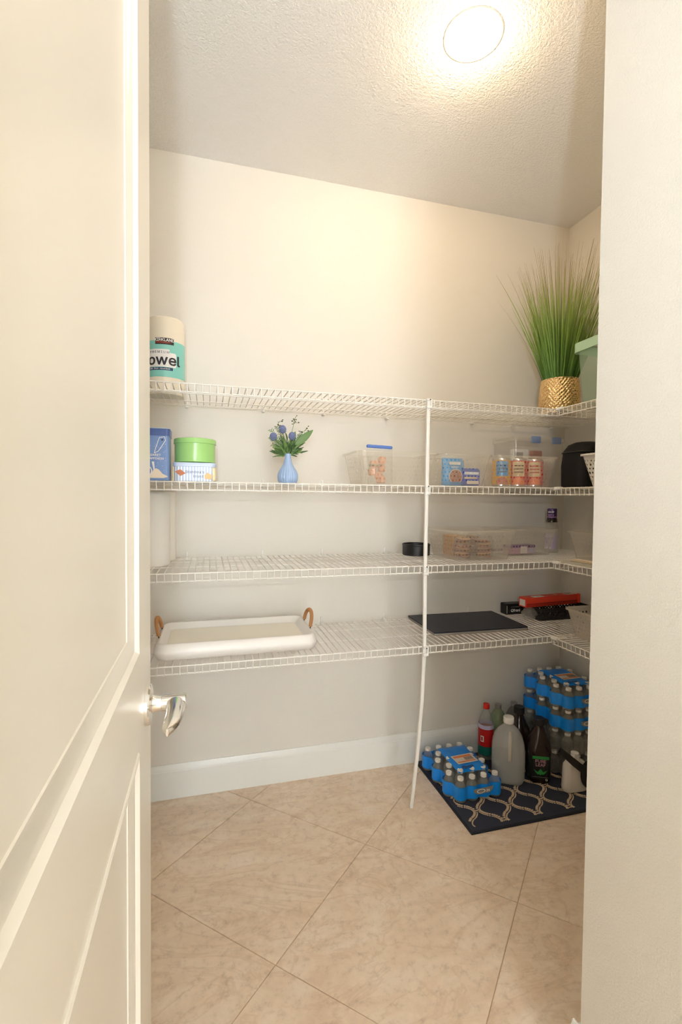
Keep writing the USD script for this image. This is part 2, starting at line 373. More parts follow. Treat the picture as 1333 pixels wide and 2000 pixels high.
# baseboards
def baseboard(name, p0, p1, nrm, label):
    p0, p1, nrm = np.array(p0, float), np.array(p1, float), np.array(nrm, float)
    prof = [(0, 0), (0.015, 0), (0.015, 0.118), (0.0125, 0.122), (0.0125, 0.126), (0.010, 0.134), (0.006, 0.139), (0.0045, 0.146), (0, 0.146)]
    rings = [[(*(p + nrm * d), z) for d, z in prof] for p in (p0, p1)]
    m = loft(rings); m.fix_normals(); m.invert() if m.volume < 0 else None
    structure(name, m, 'trim_white', label, 'baseboard')
baseboard('baseboard_back', (XL, YB), (XR, YB), (0, -1), 'white baseboard along the foot of the back wall')
baseboard('baseboard_right', (XR, STY), (XR, YB - .016), (-1, 0), 'white baseboard along the right wall behind the water packs')
baseboard('baseboard_near', (STX, YH), (STX, STY + .015), (-1, 0), 'white baseboard tip at the foot of the near wall edge')
baseboard('baseboard_end', (STX, STY), (XR, STY), (0, 1), 'white baseboard round the end of the near wall')

# recessed lamp
lt = thing('recessed_ceiling_light', 'round recessed ceiling light, glowing warm white', 'ceiling light', (LAMP[0], LAMP[1], CEIL))
part('trim_ring', lathe_open([(0.0915, 0.0), (0.0900, -0.0012), (0.086, -0.0022), (0.079, -0.0026), (0.073, 0.002), (0.0655, 0.020)], 56), 'can_white', lt)
part('diffuser', lathe([(0.0, 0.012), (0.05, 0.012), (0.056, 0.016), (0.056, 0.026), (0.0, 0.026)], 28), 'lamp_glow', lt, smooth=60)
part('can', lathe([(0.0, 0.075), (0.072, 0.075), (0.072, 0.028), (0.0, 0.0275)][::-1], 40), 'can_white', lt)

# ------------------------------------------------------------------ door, open at right angles
XD, Y0, Y1, ZT = -0.100, 0.092, 0.902, 2.44
dr = thing('door_1', 'white moulded panel door with chrome lever, standing open at left', 'door'); setdata(dr, kind='structure')
PY0, PY1 = 0.092 + 0.155, 0.747
def yz_ext(poly, x0, x1):     # poly in (y, z), extruded in x
    m = ext(poly, x1 - x0); v = m.vertices.copy(); m.vertices = np.stack([v[:, 2] + x0, v[:, 0], v[:, 1]], 1); return m
outer = sbox(Y0, 0.012, Y1, ZT)
P1, P2 = (PY0, 1.068, PY1, 2.30), (PY0, 0.235, PY1, 0.925)
frame = outer.difference(sbox(*P1)).difference(sbox(*P2))
part('frame', cat([yz_ext(frame, XD - .035, XD)]), 'door_white', dr, smooth=False)
def rect_ring(r, prof):
    y0, z0, y1, z1 = r; rings = []
    for d, h in prof:
        rings.append([(XD + h, y0 + d, z0 + d), (XD + h, y1 - d, z0 + d), (XD + h, y1 - d, z1 - d), (XD + h, y0 + d, z1 - d)])
    return loft(rings, False, False)
MP = [(0, -0.012), (0, 0.0015), (0.002, 0.003), (0.006, 0.003), (0.009, 0.0), (0.011, -0.003), (0.0125, -0.003), (0.018, -0.0045), (0.027, -0.0085), (0.031, -0.0095), (0.032, -0.0115), (0.034, -0.0115)]
for r in (P1, P2):
    part('moulding', rect_ring(r, MP), 'door_white', dr, smooth=20)
    y0, z0, y1, z1 = r
    part('panel', bx(XD - .026, y0 + .0005, z0 + .0005, XD - .0112, y1 - .0005, z1 - .0005), 'door_white', dr)
# lever handle: rose on the door face, neck towards +x, lever running back to the hinges
HY, HZ = 0.842, 0.957
def xl(prof, n=40):          # lathe about the x axis at the handle's centre
    m = lathe(prof, n); v = m.vertices.copy(); m.vertices = np.stack([v[:, 2] + XD, v[:, 0] + HY, v[:, 1] + HZ], 1); m.invert(); m.fix_normals(); return m
hd = part('door_handle', xl([(0.0335, 0.0002), (0.0335, 0.005), (0.0318, 0.0078), (0.026, 0.0092), (0.016, 0.0105), (0.0, 0.011)]), 'chrome', dr, label='polished chrome rose plate of the lever handle')
part('neck', xl([(0.0, 0.0105), (0.0150, 0.0105), (0.0125, 0.016), (0.0118, 0.024), (0.0135, 0.025), (0.0135, 0.062), (0.0120, 0.064), (0.0, 0.064)]), 'chrome', hd)
rings = []
for k, t in enumerate(np.linspace(0, 1, 18)):
    y = HY - 0.004 - 0.100 * t
    w = 0.0135 * (1 - 0.15 * t) * math.sqrt(max(0.02, 1 - max(0, (t - 0.62) / 0.38) ** 2.2)); hgt = 0.0105 - 0.0045 * t
    xc = XD + 0.047 + 0.004 * math.sin(t * PI) - 0.006 * t; zc = HZ + 0.001 - 0.004 * t ** 2
    a = np.arange(16) * 2 * PI / 16
    rings.append(np.stack([xc + w * 1.15 * np.cos(a), np.full(16, y), zc + hgt * np.sin(a)], 1))
m = loft(rings); m.fix_normals(); part('lever', m, 'chrome', hd)
part('latch_plate', bx(XD - .030, Y1 - .001, HZ - .028, XD - .005, Y1 + .0015, HZ + .028, .001), 'chrome', dr)

# ------------------------------------------------------------------ wire shelves
SF, SB = 1.708, 2.126            # front rail and back wire
SH = [1.686, 1.353, 1.040, 0.721]
XS = 1.418                       # right shelf's front rail
WS = 0.0248; RW = 0.0019; RL = 0.0028
NAMES = ['topmost', 'second from the top', 'third from the top', 'lowest']
CLIPX = [-0.67, -0.38, -0.09, 0.232, 0.506, 0.814, 1.043, 1.271, 1.50, 1.74]
def clip_mesh(x):
    return cat([bx(x - .006, SB - .006, -.008, x + .006, YB, .006, .002), bx(x - .004, YB - .006, .004, x + .004, YB, .030, .0015)])
X0s, X1s = XL + .006, XR - .006
sh0 = None
wire_x = np.arange(-0.744 + 0.004, X1s, WS)
for i, z in enumerate(SH):
    lab = 'white wire shelf along the back wall, %s of the four' % NAMES[i]
    if sh0 is None:
        sh0 = thing('wire_shelf', lab, 'shelf', (0, 0, z))
        part('front_rail', rod((X0s, SF, 0), (X1s, SF, 0), RL), 'wire_white', sh0)
        part('lip_rail', rod((X0s, SF + .002, -.027), (X1s, SF + .002, -.027), RL), 'wire_white', sh0)
        for y in (1.862, 2.010, 2.098):
            part('deck_rail', rod((X0s, y, -.0012), (X1s, y, -.0012), 0.0025), 'wire_white', sh0)
        part('back_rail', rod((X0s, SB, -.0012), (X1s, SB, -.0012), 0.0025), 'wire_white', sh0)
        for x in wire_x:
            part('cross_wire', tube([(x, SB + .004, .0022), (x, SF + .004, .0022), (x, SF - .0015, .0012), (x, SF - .002, -.003), (x, SF, -.030)], RW, 6), 'wire_white', sh0)
        for x in CLIPX: part('wall_clip', clip_mesh(x), 'plastic_white', sh0)
    else:
        copy(sh0, 'wire_shelf', lab, (0, 0, z))
YR0, YR1 = STY + .02, SF - .006
rs0 = None
wire_y = np.arange(YR1 - .008, YR0, -WS)
for i, z in enumerate(SH):
    lab = 'short white wire shelf along the right wall, %s of the four' % NAMES[i]
    zz = z - (0.004 if i == 3 else 0.0)
    if rs0 is None:
        rs0 = thing('side_wire_shelf', lab, 'shelf', (0, 0, zz))
        part('front_rail', rod((XS, YR0, 0), (XS, YR1, 0), RL), 'wire_white', rs0)
        part('lip_rail', rod((XS + .002, YR0, -.027), (XS + .002, YR1, -.027), RL), 'wire_white', rs0)
        for x in (XS + .15, XS + .30, XS + .40):
            part('deck_rail', rod((x, YR0, -.0012), (x, YR1, -.0012), 0.0025), 'wire_white', rs0)
        for y in wire_y:
            part('cross_wire', tube([(XS + .412, y, .0022), (XS + .004, y, .0022), (XS - .0015, y, .0012), (XS - .002, y, -.003), (XS, y, -.030)], RW, 6), 'wire_white', rs0)
        part('corner_bracket', cat([bx(XS - .008, YR1 - .03, -.006, XS + .008, YR1 + .006, .006, .002), bx(XS + .0, SF - .012, -.008, XS + .07, SF + .012, -.003, .002)]), 'plastic_white', rs0)
    else:
        copy(rs0, 'side_wire_shelf', lab, (0, 0, zz))

# support pole, bent a little at the foot
pole = thing('support_pole', 'slim white support pole clipped to the shelf fronts', 'pole')
PX = 0.815; yq = SF - .011
pts = [(PX + .003, yq, 1.690), (PX + .001, yq, 1.353), (PX - .001, yq, 1.04), (PX + .003, yq + .004, 0.721), (PX + .004, yq + .022, 0.50), (PX + .006, yq + .060, 0.27), (PX + .010, yq + .122, 0.002)]
rings = []
for k, p in enumerate(pts):
    q = ring_pts(0.0145, 0.0115, 0.003, 3); rings.append(np.column_stack([q[:, 0] + p[0], q[:, 1] + p[1], np.full(len(q), p[2])]))
m = loft(rings); m.fix_normals(); part('post', m, 'wire_white', pole)
for i, z in enumerate(SH):
    x = pts[i][0]
    cl = part('pole_clip', cat([bx(x - .009, yq - .010, z - .034, x + .009, yq + .008, z - .022, .002), bx(x - .009, yq - .010, z - .006, x + .009, yq + .008, z + .004, .002), bx(x + .0075, yq - .009, z - .034, x + .0135, yq + .008, z + .003, .002)]), 'plastic_white', pole)
    part('screw', lathe([(0.0, -.0005), (0.0028, -.0005), (0.0028, 0.001), (0, 0.0015)], 10) if False else rod((x + .003, yq - .0095, z - .001), (x + .003, yq - .0125, z - .001), 0.0026, 10), 'screw_grey', cl)

Z1, Z2, Z3, Z4 = [s + 0.0043 for s in SH]
# ------------------------------------------------------------------ top shelf
# paper towel roll in its printed wrapper
RT, HT = 0.070, 0.292
tw = thing('paper_towel_roll', 'wrapped paper towel roll with teal label on the topmost shelf', 'paper towels', (-0.162, 1.985, Z1))
part('roll', lathe([(0.019, 0.0), (RT - .004, 0.0), (RT, 0.005), (RT, HT - .012), (RT - .006, HT - .003), (RT - .02, HT), (0.019, HT)], 64), 'film_cream', tw, smooth=40)
part('core', lathe_open([(0.0188, -0.0005), (0.0188, HT)], 24), 'core_card', tw)
part('core_end', lathe([(0.0, 0.002), (0.0185, 0.002), (0.0, 0.003)], 24), 'hole_shade', tw)  # dark disc painted as the shade inside the core hole
FA = math.atan2(-1.985, 0.162) - 0.08            # the direction that faces the camera
lb = part('label_band', band(RT + .0003, 0.062, 0.197), 'teal_print', tw, label='teal printed band')
A1 = FA - 0.20
badge = sbox(-0.034, 0.182, 0.034, 0.206)
def wrapped(m, r, a, e=0.004): return wrap(sub(m, e), r, a)
def flat_front(poly, d=0.0005):    # polygon in (x, z) as a thin front-facing sheet
    m = ext(poly, d); v = m.vertices.copy(); m.vertices = np.stack([v[:, 0], -v[:, 2], v[:, 1]], 1); return m
AB = FA + 0.02
part('brand_badge', wrapped(flat_front(badge), RT + .001, AB), 'badge_black', lb, smooth=False)
part('badge_stripe', wrapped(flat_front(Polygon([(-0.032, 0.186), (0.012, 0.186), (0.028, 0.191), (-0.032, 0.192)])), RT + .0016, AB), 'badge_red', lb, smooth=False)
part('badge_lettering', wrapped(T(text_front('KIRKLAND', 0.0105, bold=True), 0, 0, 0.1935), RT + .0016, AB), 'ink_white', lb, smooth=False)
halo = Polygon([(-0.075, 0.100), (0.052, 0.100), (0.054, 0.156), (0.02, 0.170), (-0.06, 0.170), (-0.08, 0.150)]).buffer(0.004)
tws = text_front('Towel', 0.036, bold=True)
part('white_halo', wrapped(flat_front(unary_union([sbox(-0.06, .104, 0.053, .146).buffer(0.006), sbox(-0.052, .146, 0.03, .160).buffer(.004)])), RT + .0009, A1), 'ink_white', lb, smooth=False)
tws.apply_scale((1.12, 1, 1)); part('word_towel', wrapped(T(tws, -0.004, 0, 0.107), RT + .0016, A1, 0.003), 'ink_black', lb, smooth=False)
part('word_premium', wrapped(T(text_front('P R E M I U M', 0.0085), -0.004, 0, 0.149), RT + .0016, A1), 'ink_slate', lb, smooth=False)
part('strip', wrapped(flat_front(sbox(-0.055, 0.086, 0.046, 0.0965)), RT + .0012, A1), 'ink_navy', lb, smooth=False)
part('strip_lettering', wrapped(T(text_front('Soft  Thick  Absorbent', 0.0055), -0.004, 0, 0.089), RT + .0018, A1), 'ink_white', lb, smooth=False)

# grass in hammered gold pot
pot = thing('potted_grass', 'tall green grass plant in hammered gold pot on the topmost corner', 'potted plant', (1.556, 1.862, Z1))
NR, NT = 72, 200
prof = [(0.060, 0.0), (0.078, 0.002), (0.085, 0.012), (0.0895, 0.04), (0.0895, 0.07), (0.0885, 0.10), (0.0855, 0.13), (0.081, 0.158), (0.080, 0.162)]
zz = np.array([p[1] for p in prof[2:8]]); rr = np.array([p[0] for p in prof[2:8]])
dm = []
for k in range(17):
    for j in range(34): dm.append(((j + 0.5 * (k % 2)) / 34 * 2 * PI, 0.012 + k * 0.0088))
dm = np.array(dm) + RNG.normal(0, 1, (len(dm), 2)) * [0.022, 0.001]
zl = np.linspace(0.006, 0.157, NR); al = np.arange(NT) * 2 * PI / NT
from scipy.spatial import cKDTree
tree = cKDTree(np.concatenate([np.stack([dm[:, 0] * 0.087 + s * 2 * PI * 0.087, dm[:, 1]], 1) for s in (-1, 0, 1)]))
rings = [np.stack([0.06 * np.cos(al), 0.06 * np.sin(al), np.zeros(NT)], 1), np.stack([0.079 * np.cos(al), 0.079 * np.sin(al), np.full(NT, 0.002)], 1)]
for z in zl:
    d, _ = tree.query(np.stack([al * 0.087, np.full(NT, z)], 1))
    r = np.interp(z, zz, rr) - 0.0042 * np.clip(1 - (d / 0.0068) ** 2, 0, 1)
    rings.append(np.stack([r * np.cos(al), r * np.sin(al), np.full(NT, z)], 1))
for r, z in ((0.0805, 0.1615), (0.0775, 0.162), (0.076, 0.158), (0.076, 0.130)):
    rings.append(np.stack([r * np.cos(al), r * np.sin(al), np.full(NT, z)], 1))
part('pot', loft(rings, True, False), 'gold', pot, smooth=50)
part('soil', lathe([(0.0, 0.128), (0.0757, 0.128), (0.06, 0.136), (0.0, 0.142)], 32), 'soil', pot)
def blade(p0, d, L, w, bend, n=7):
    P = np.array(p0, float); d = np.array(d, float); d /= np.linalg.norm(d); out = np.array([d[0], d[1], 0]); out /= np.linalg.norm(out) + 1e-9
    side = np.cross(d, [0, 0, 1.0]); side = side / (np.linalg.norm(side) + 1e-9)
    a = RNG.uniform(0, PI); side = side * math.cos(a) + np.cross(side, d) * math.sin(a)
    L_, R_, M_ = [], [], []
    for k in range(n):
        t = k / (n - 1); q = P + d * L * t + out * bend * L * t * t - np.array([0, 0, 0.25 * abs(bend) * L * t * t])
        ww = w * (1 - t) ** 0.7 * 0.5 + 0.00035
        L_.append(q - side * ww); R_.append(q + side * ww); M_.append(q + np.cross(side, d) * ww * 0.45)
    v = L_ + M_ + R_; f = []
    for k in range(n - 1):
        f += [(k, n + k, n + k + 1), (k, n + k + 1, k + 1), (n + k, 2 * n + k, 2 * n + k + 1), (n + k, 2 * n + k + 1, n + k + 1), (2 * n + k, k, k + 1), (2 * n + k, k + 1, 2 * n + k + 1)]
    return trimesh.Trimesh(np.array(v), np.array(f), process=False)
bl = []
for k in range(560):
    a = RNG.uniform(0, 2 * PI); rad = 0.062 * math.sqrt(RNG.uniform(0, 1)); tilt = 0.02 + 0.36 * (rad / 0.062) * RNG.uniform(0.35, 1.0)
    L = RNG.uniform(0.34, 0.70) * (1.0 - 0.25 * (tilt / 0.4)) * (0.72 if k % 3 == 0 else 1.0)
    b = blade((rad * math.cos(a), rad * math.sin(a), 0.13), (math.sin(tilt) * math.cos(a), math.sin(tilt) * math.sin(a), math.cos(tilt)), L, RNG.uniform(0.003, 0.0062), RNG.uniform(-0.02, 0.16) * (rad / 0.062))
    lim = np.array([XR - 1.556 - .008, YB - 1.862 - .008])
    if (b.vertices[:, 0].max() > lim[0]) or (b.vertices[:, 1].max() > lim[1]):
        b.vertices[:, 0] = np.where(b.vertices[:, 0] > lim[0] - .03, lim[0] - .03 + .03 * np.tanh((b.vertices[:, 0] - lim[0] + .03) / .03), b.vertices[:, 0])
        b.vertices[:, 1] = np.where(b.vertices[:, 1] > lim[1] - .03, lim[1] - .03 + .03 * np.tanh((b.vertices[:, 1] - lim[1] + .03) / .03), b.vertices[:, 1])
    bl.append(b)
part('grass_blades', cat(bl), 'grass', pot, smooth=False, kind='stuff', label='dense green blades with dry tips')

# storage tote at the right end
TX0, TX1, TY0, TY1 = 1.434, 1.80, 1.24, 1.636
tote = thing('storage_tote', 'clear green-tinted plastic tote on the topmost right shelf', 'storage box', ((TX0 + TX1) / 2, (TY0 + TY1) / 2, Z1))
W_, D_ = TX1 - TX0, TY1 - TY0
def open_box(w0, d0, w1, d1, h, r, nz=2):      # thin moulded plastic: one sheet
    return rloft([(w0 + (w1 - w0) * k / nz, d0 + (d1 - d0) * k / nz, r, h * k / nz) for k in range(nz + 1)], cap1=False)
part('body', open_box(W_ - .045, D_ - .045, W_ - .012, D_ - .012, 0.245, 0.012), 'mint_clear', tote)
def rim(w, d, r, z, h, out, t=0.0025):
    return rloft([(w, d, r, z), (w + 2 * out, d + 2 * out, r + out, z - .001), (w + 2 * out, d + 2 * out, r + out, z - h), (w + 2 * out - 2 * t, d + 2 * out - 2 * t, r + out - t, z - h), (w + 2 * out - 2 * t, d + 2 * out - 2 * t, r + out - t, z - t - .001), (w, d, r, z - t)], cap0=False, cap1=False)
part('rim', rim(W_ - .012, D_ - .012, 0.010, 0.247, 0.038, 0.011), 'mint_plastic', tote)
bp = thing('blue_pouch', 'pale blue packet inside the green-tinted tote', 'packet', (1.60, 1.47, Z1 + .125)); part('packet', bx(-.115, -.17, 0, .115, .085, .048, .01), 'pack_blue', bp)
bq = thing('cream_carton', 'cream carton on top of the blue packet inside the tote', 'carton', (1.62, 1.45, Z1 + .1735)); part('carton', bx(-.105, -.10, 0, .08, .055, .040, .003), 'cream_card', bq); part('flap', bx(-.105, -.10, .040, -.02, .055, .0412, .0004), 'paper_white', bq)
bg = thing('grey_box', 'grey printed box with lemon picture at the bottom of the tote', 'box', (1.60, 1.47, Z1 + .003)); g_ = part('box', bx(-.113, -.165, 0, .113, .083, .1215, .003), 'box_grey', bg)
part('face_label', bx(-.1145, -.15, .045, -.113, .062, .10, .0004), 'cream_card', g_); part('lemon_print', T(RY(lathe([(0, 0), (0.016, 0), (0.0, .0012)], 20), -PI / 2), -.1131, .045, .024), 'lemon', g_)
for k in range(5): part('print_line', bx(-.1152, .02, .055 + .008 * k, -.1144, .055, .057 + .008 * k), 'ink_slate', g_)

# ------------------------------------------------------------------ second shelf, left
def star(r, n=5):
    return Polygon([((r if k % 2 == 0 else r * .45) * math.cos(k * PI / n + PI / 2), (r if k % 2 == 0 else r * .45) * math.sin(k * PI / n + PI / 2)) for k in range(2 * n)])
tb = thing('blue_tin', 'tall blue tin printed with a milk bottle and flour, beside the door edge', 'tin', (-0.187, 1.788, Z2))
part('body', rloft([(.108, .098, .008, 0), (.112, .102, .010, .002), (.112, .102, .010, .160)]), 'tin_blue', tb)
ld = part('lid', rloft([(.116, .106, .011, .153), (.117, .107, .012, .155), (.117, .107, .012, .174), (.114, .104, .011, .178), (.108, .098, .009, .1775)]), 'tin_blue_dark', tb, label='darker blue lid with pale rim')
part('lid_rim', rim(.112, .102, .011, .1795, .003, .0035), 'tin_pale', ld)
FY = -.0513
def fp(name, poly, mat, par, y=FY, x=0, z=0, d=0.0005): part(name, T(flat_front(poly, d), x, y, z), mat, par, smooth=False)
dots = unary_union([Point(RNG.uniform(-.05, .048), RNG.uniform(.008, .148)).buffer(RNG.choice([.0006, .0009, .0013]), quad_segs=2) for k in range(90)])
fp('printed_dots', dots, 'tin_pale', tb)
neck = affinity.translate(Polygon([(.012, .140), (.028, .143), (.031, .131), (.008, .094), (-.004, .088), (-.001, .100)]), .013, .006)
fp('printed_bottle', neck.buffer(.0015).difference(neck.buffer(-.0006)), 'ink_white', tb, y=FY - .0004)
fp('printed_flower', affinity.translate(star(.006, 5), .034, .139), 'ink_navy', tb, y=FY - .0004)
fp('printed_swirl', Point(-.022, .030).buffer(.024).difference(Point(-.024, .032).buffer(.0215)), 'ink_white', tb, y=FY - .0004)
fp('printed_bowl', Point(-.024, .032).buffer(.021), 'tin_blue_dark', tb, y=FY - .0003)
fp('printed_flour', affinity.translate(Polygon([(-.030, .010), (-.016, .018), (-.010, .034), (-.002, .040), (.008, .034), (.018, .022), (.034, .014), (.022, .010)]).buffer(.0015), .016, 0), 'flour', tb, y=FY - .0006)
fp('printed_stream', Polygon([(.000, .064), (.008, .064), (.010, .036), (.006, .036)]), 'ink_white', tb, y=FY - .0004)
part('lettering', T(text_front('SWEET', 0.0072, bold=True), .012, FY - .0004, .083), 'ink_white', tb, smooth=False)
part('lettering', T(text_front('HAPPINESS', 0.0068, bold=True), .013, FY - .0004, .0715), 'ink_white', tb, smooth=False)

sx, sy = -0.0485, 1.842
st = thing('striped_tin', 'pale blue striped biscuit tin under the round green tin', 'tin', (sx, sy, Z2))
part('body', rloft([(.142, .138, .016, 0), (.145, .141, .018, .002), (.145, .141, .018, .055)]), 'tin_stripes', st)
part('lid', rloft([(.147, .143, .018, .052), (.149, .145, .019, .053), (.149, .145, .019, .064), (.146, .142, .018, .0668), (.136, .132, .014, .0668)]), 'tin_pale', st)
for s in (-1, 1): part('corner_panel', bx(s * .070 - .0035, -.0712, .001, s * .070 + .0008, -.0655, .0515, .001) if s < 0 else bx(.058, -.0712, .001, .0728, -.050, .0515, .004), 'tin_cream', st)
FY2 = -.0706
fp('printed_wafer', Polygon([(-.066, .034), (-.048, .042), (-.030, .028), (-.048, .018)]), 'biscuit', st, y=FY2)
fp('printed_biscuit', Polygon([(.036, .012), (.056, .010), (.058, .022), (.044, .030), (.036, .022)]).buffer(.002), 'biscuit_pale', st, y=FY2 - .0006)
part('lettering', T(text_front("Grandma's", 0.0092), .001, FY2, .029), 'ink_slate', st, smooth=False)
part('lettering', T(text_front('Brand', 0.0092), .013, FY2, .014), 'ink_slate', st, smooth=False)
gt = thing('green_tin', 'round lime green tin stacked on the striped tin', 'tin', (sx, sy, Z2 + .067))
part('body', lathe([(0, .0005), (.066, .0005), (.0705, .003), (.0725, .004), (.0725, .008), (.0715, .010), (.0715, .074), (0, .074)], 64), 'tin_green', gt, smooth=35)
part('lid', lathe([(.0718, .070), (.0745, .070), (.0755, .0715), (.0745, .073), (.0742, .084), (.073, .0868), (.070, .0885), (.064, .0868), (0, .0865)], 64), 'tin_green', gt, smooth=35)

# vase with thistles
vs = thing('bud_vase', 'pale blue ribbed vase holding thistles and greenery on the second shelf', 'vase', (0.297, 1.85, Z2))
vp = [(0, 0.0), (.030, 0.0), (.0345, .003), (.0385, .012), (.0405, .024), (.0395, .036), (.0345, .050), (.026, .063), (.0185, .076), (.0145, .088), (.0125, .100), (.0118, .112), (.0122, .116), (.0105, .116), (.0100, .108), (0, .106)]
vpi = []
for k in range(len(vp) - 1):
    for t in (0, .5): vpi.append(tuple(np.array(vp[k]) * (1 - t) + np.array(vp[k + 1]) * t))
vpi.append(vp[-1])
part('vase', lathe(vpi, 120, rfun=lambda a, z: 1 - 0.045 * (np.abs(np.sin(a * 11)) < .35) * np.clip((0.088 - z) / .03, 0, 1) * (z > .002) - 0.02 * (1 - np.abs(np.sin(a * 11))) * (z < .09)), 'vase_blue', vs, smooth=60)
def stem(pts, r0=.0016, r1=.001):
    P = np.array(pts, float); t = np.linspace(0, 1, 9); k = len(P) - 1
    q = np.stack([np.interp(t * k, np.arange(k + 1), P[:, i]) for i in range(3)], 1)
    return tube(q, np.linspace(r0, r1, 9), 6)
def leaf(p0, p1, w, curl=0.15, nrm=(0, -1, 0.2)):
    p0, p1 = np.array(p0, float), np.array(p1, float); d = p1 - p0; L = np.linalg.norm(d); d /= L
    n = np.array(nrm, float); n -= d * (n @ d); n /= np.linalg.norm(n); s = np.cross(d, n); v, f = [], []
    K = 8
    for k in range(K + 1):
        t = k / K; ww = w * math.sin(PI * min(1, t * .92 + .06)) ** .8 * (1 - .25 * t); m = p0 + d * L * t + n * curl * L * t * (1 - t)
        for e in (.0004, -.0004): v += [m - s * ww + n * (e + ww * .25), m + n * e, m + s * ww + n * (e + ww * .25)]
    for k in range(K):
        a, b = k * 6, (k + 1) * 6
        f += [(a, a + 1, b + 1), (a, b + 1, b), (a + 1, a + 2, b + 2), (a + 1, b + 2, b + 1), (a + 4, a + 3, b + 3), (a + 4, b + 3, b + 4), (a + 5, a + 4, b + 4), (a + 5, b + 4, b + 5)]
    return trimesh.Trimesh(np.array(v), np.array(f), process=False)
heads = [(-.022, -.005, .209), (-.057, .0, .180), (.014, -.012, .184)]
for hx, hy, hz in heads:
    sm = part('thistle_stem', stem([(hx * .08, hy * .1, .10), (hx * .35, hy * .5, .14), (hx, hy, hz)]), 'stem_green', vs)
    ico = trimesh.creation.icosphere(subdivisions=3, radius=.0128); v = ico.vertices; ico.vertices = v * (1 + .12 * (RNG.random(len(v))[:, None] > .55)) * [1, 1, 1.15] + [hx, hy, hz]
    part('thistle_head', ico, 'thistle', sm, smooth=False, label='dusty blue thistle head')
    sp = [leaf((hx, hy, hz - .012), (hx + .016 * math.cos(a), hy + .016 * math.sin(a), hz - .006), .0016) for a in np.arange(9) * 2 * PI / 9]
    part('bract', cat(sp), 'leaf_green', sm, smooth=False)
def spray(base, tip, seed):
    rg = np.random.default_rng(seed); base, tip = np.array(base), np.array(tip)
    mid = base * .45 + tip * .55 + np.array([(base[0] - tip[0]) * .12, 0, .004])
    sm = part('sprig', stem([base, mid, tip], .0013, .0008), 'stem_green', vs)
    be = []
    for k in range(9):
        t = rg.uniform(.62, 1.0); p = mid * (1 - (t - .5) / .5) + tip * ((t - .5) / .5) if t > .5 else mid
        o = rg.normal(0, .008, 3); o[2] = abs(o[2]) * .6; be += [trimesh.creation.icosphere(subdivisions=1, radius=rg.uniform(.0022, .0034)).apply_translation(p + o), rod(p, p + o, .0006, 5)]
    part('buds', cat(be), 'berry', sm, smooth=True)
spray((0, 0, .10), (.030, .004, .262), 1); spray((-.002, 0, .10), (-.040, .004, .240), 2); spray((.003, 0, .10), (.078, .002, .224), 3)
part('broad_leaf', leaf((.030, -.006, .150), (.098, -.004, .212), .016, .1), 'leaf_green', vs); part('broad_leaf', leaf((.012, .004, .15), (.030, .008, .205), .012, .1), 'leaf_green', vs)
part('broad_leaf', leaf((.004, .0, .112), (.050, -.006, .140), .009, .15), 'leaf_dark', vs)
def fern(tip, seed):
    rg = np.random.default_rng(seed); tip = np.array(tip, float); b = np.array([tip[0] * .06, 0, .104]); m_ = b * .5 + tip * .5 + np.array([-tip[0] * .14, 0, .012]); lv = []
    P = lambda t: (1 - t) ** 2 * b + 2 * t * (1 - t) * m_ + t * t * tip
    for k in range(22):
        t = .34 + .66 * k / 21; q = P(t); d = P(min(1, t + .02)) - P(t - .02); d /= np.linalg.norm(d); sd = np.cross(d, [0, 1.0, 0]) * (1 if k % 2 else -1)
        lv.append(leaf(q, q + (d * .6 + sd + np.array([0, rg.uniform(-.4, .4), 0])) * rg.uniform(.007, .012), rg.uniform(.0012, .002), .1, (0, -1, .2)))
    sp_ = part('sprig', tube([P(t) for t in np.linspace(0, 1, 9)], .0009, 5), 'stem_green', vs); part('sprig_leaves', cat(lv), 'leaf_dark' if seed % 2 else 'leaf_green', sp_, smooth=False)
for k, tip in enumerate([(-.066, .004, .206), (-.070, -.006, .176), (-.060, .004, .150), (-.044, .008, .220), (.062, .006, .168), (.052, -.006, .196), (.066, .0, .190)]): fern(tip, 40 + k)
fl_ = []
for k in range(230):
    a = RNG.uniform(-1.45, 1.35); L = RNG.uniform(.03, .092) * (1 - .15 * abs(a)); t0 = RNG.uniform(.25, .75); d = np.array([math.sin(a), RNG.uniform(-.35, .35), math.cos(a) * .9 + .1]); d /= np.linalg.norm(d)
    p = np.array([0, 0, .108]) + d * L * t0; q = p + d * RNG.uniform(.016, .034) + RNG.normal(0, .007, 3); fl_.append(leaf(p, q, RNG.uniform(.0020, .0048), .1, (RNG.normal(), -1, RNG.normal() * .5)))
for k in range(14):
    a = RNG.uniform(-1.1, 1.1); d = np.array([math.sin(a), RNG.uniform(-.3, .3), math.cos(a)]); fl_.append(stem([(0, 0, .105), np.array([0, 0, .108]) + d * .03, np.array([0, 0, .108]) + d * RNG.uniform(.05, .08)], .001, .0006))
part('foliage', cat(fl_[:115] + fl_[230:]), 'leaf_dark', vs, smooth=False, kind='stuff'); part('foliage', cat(fl_[115:230]), 'stem_green', vs, smooth=False, kind='stuff')

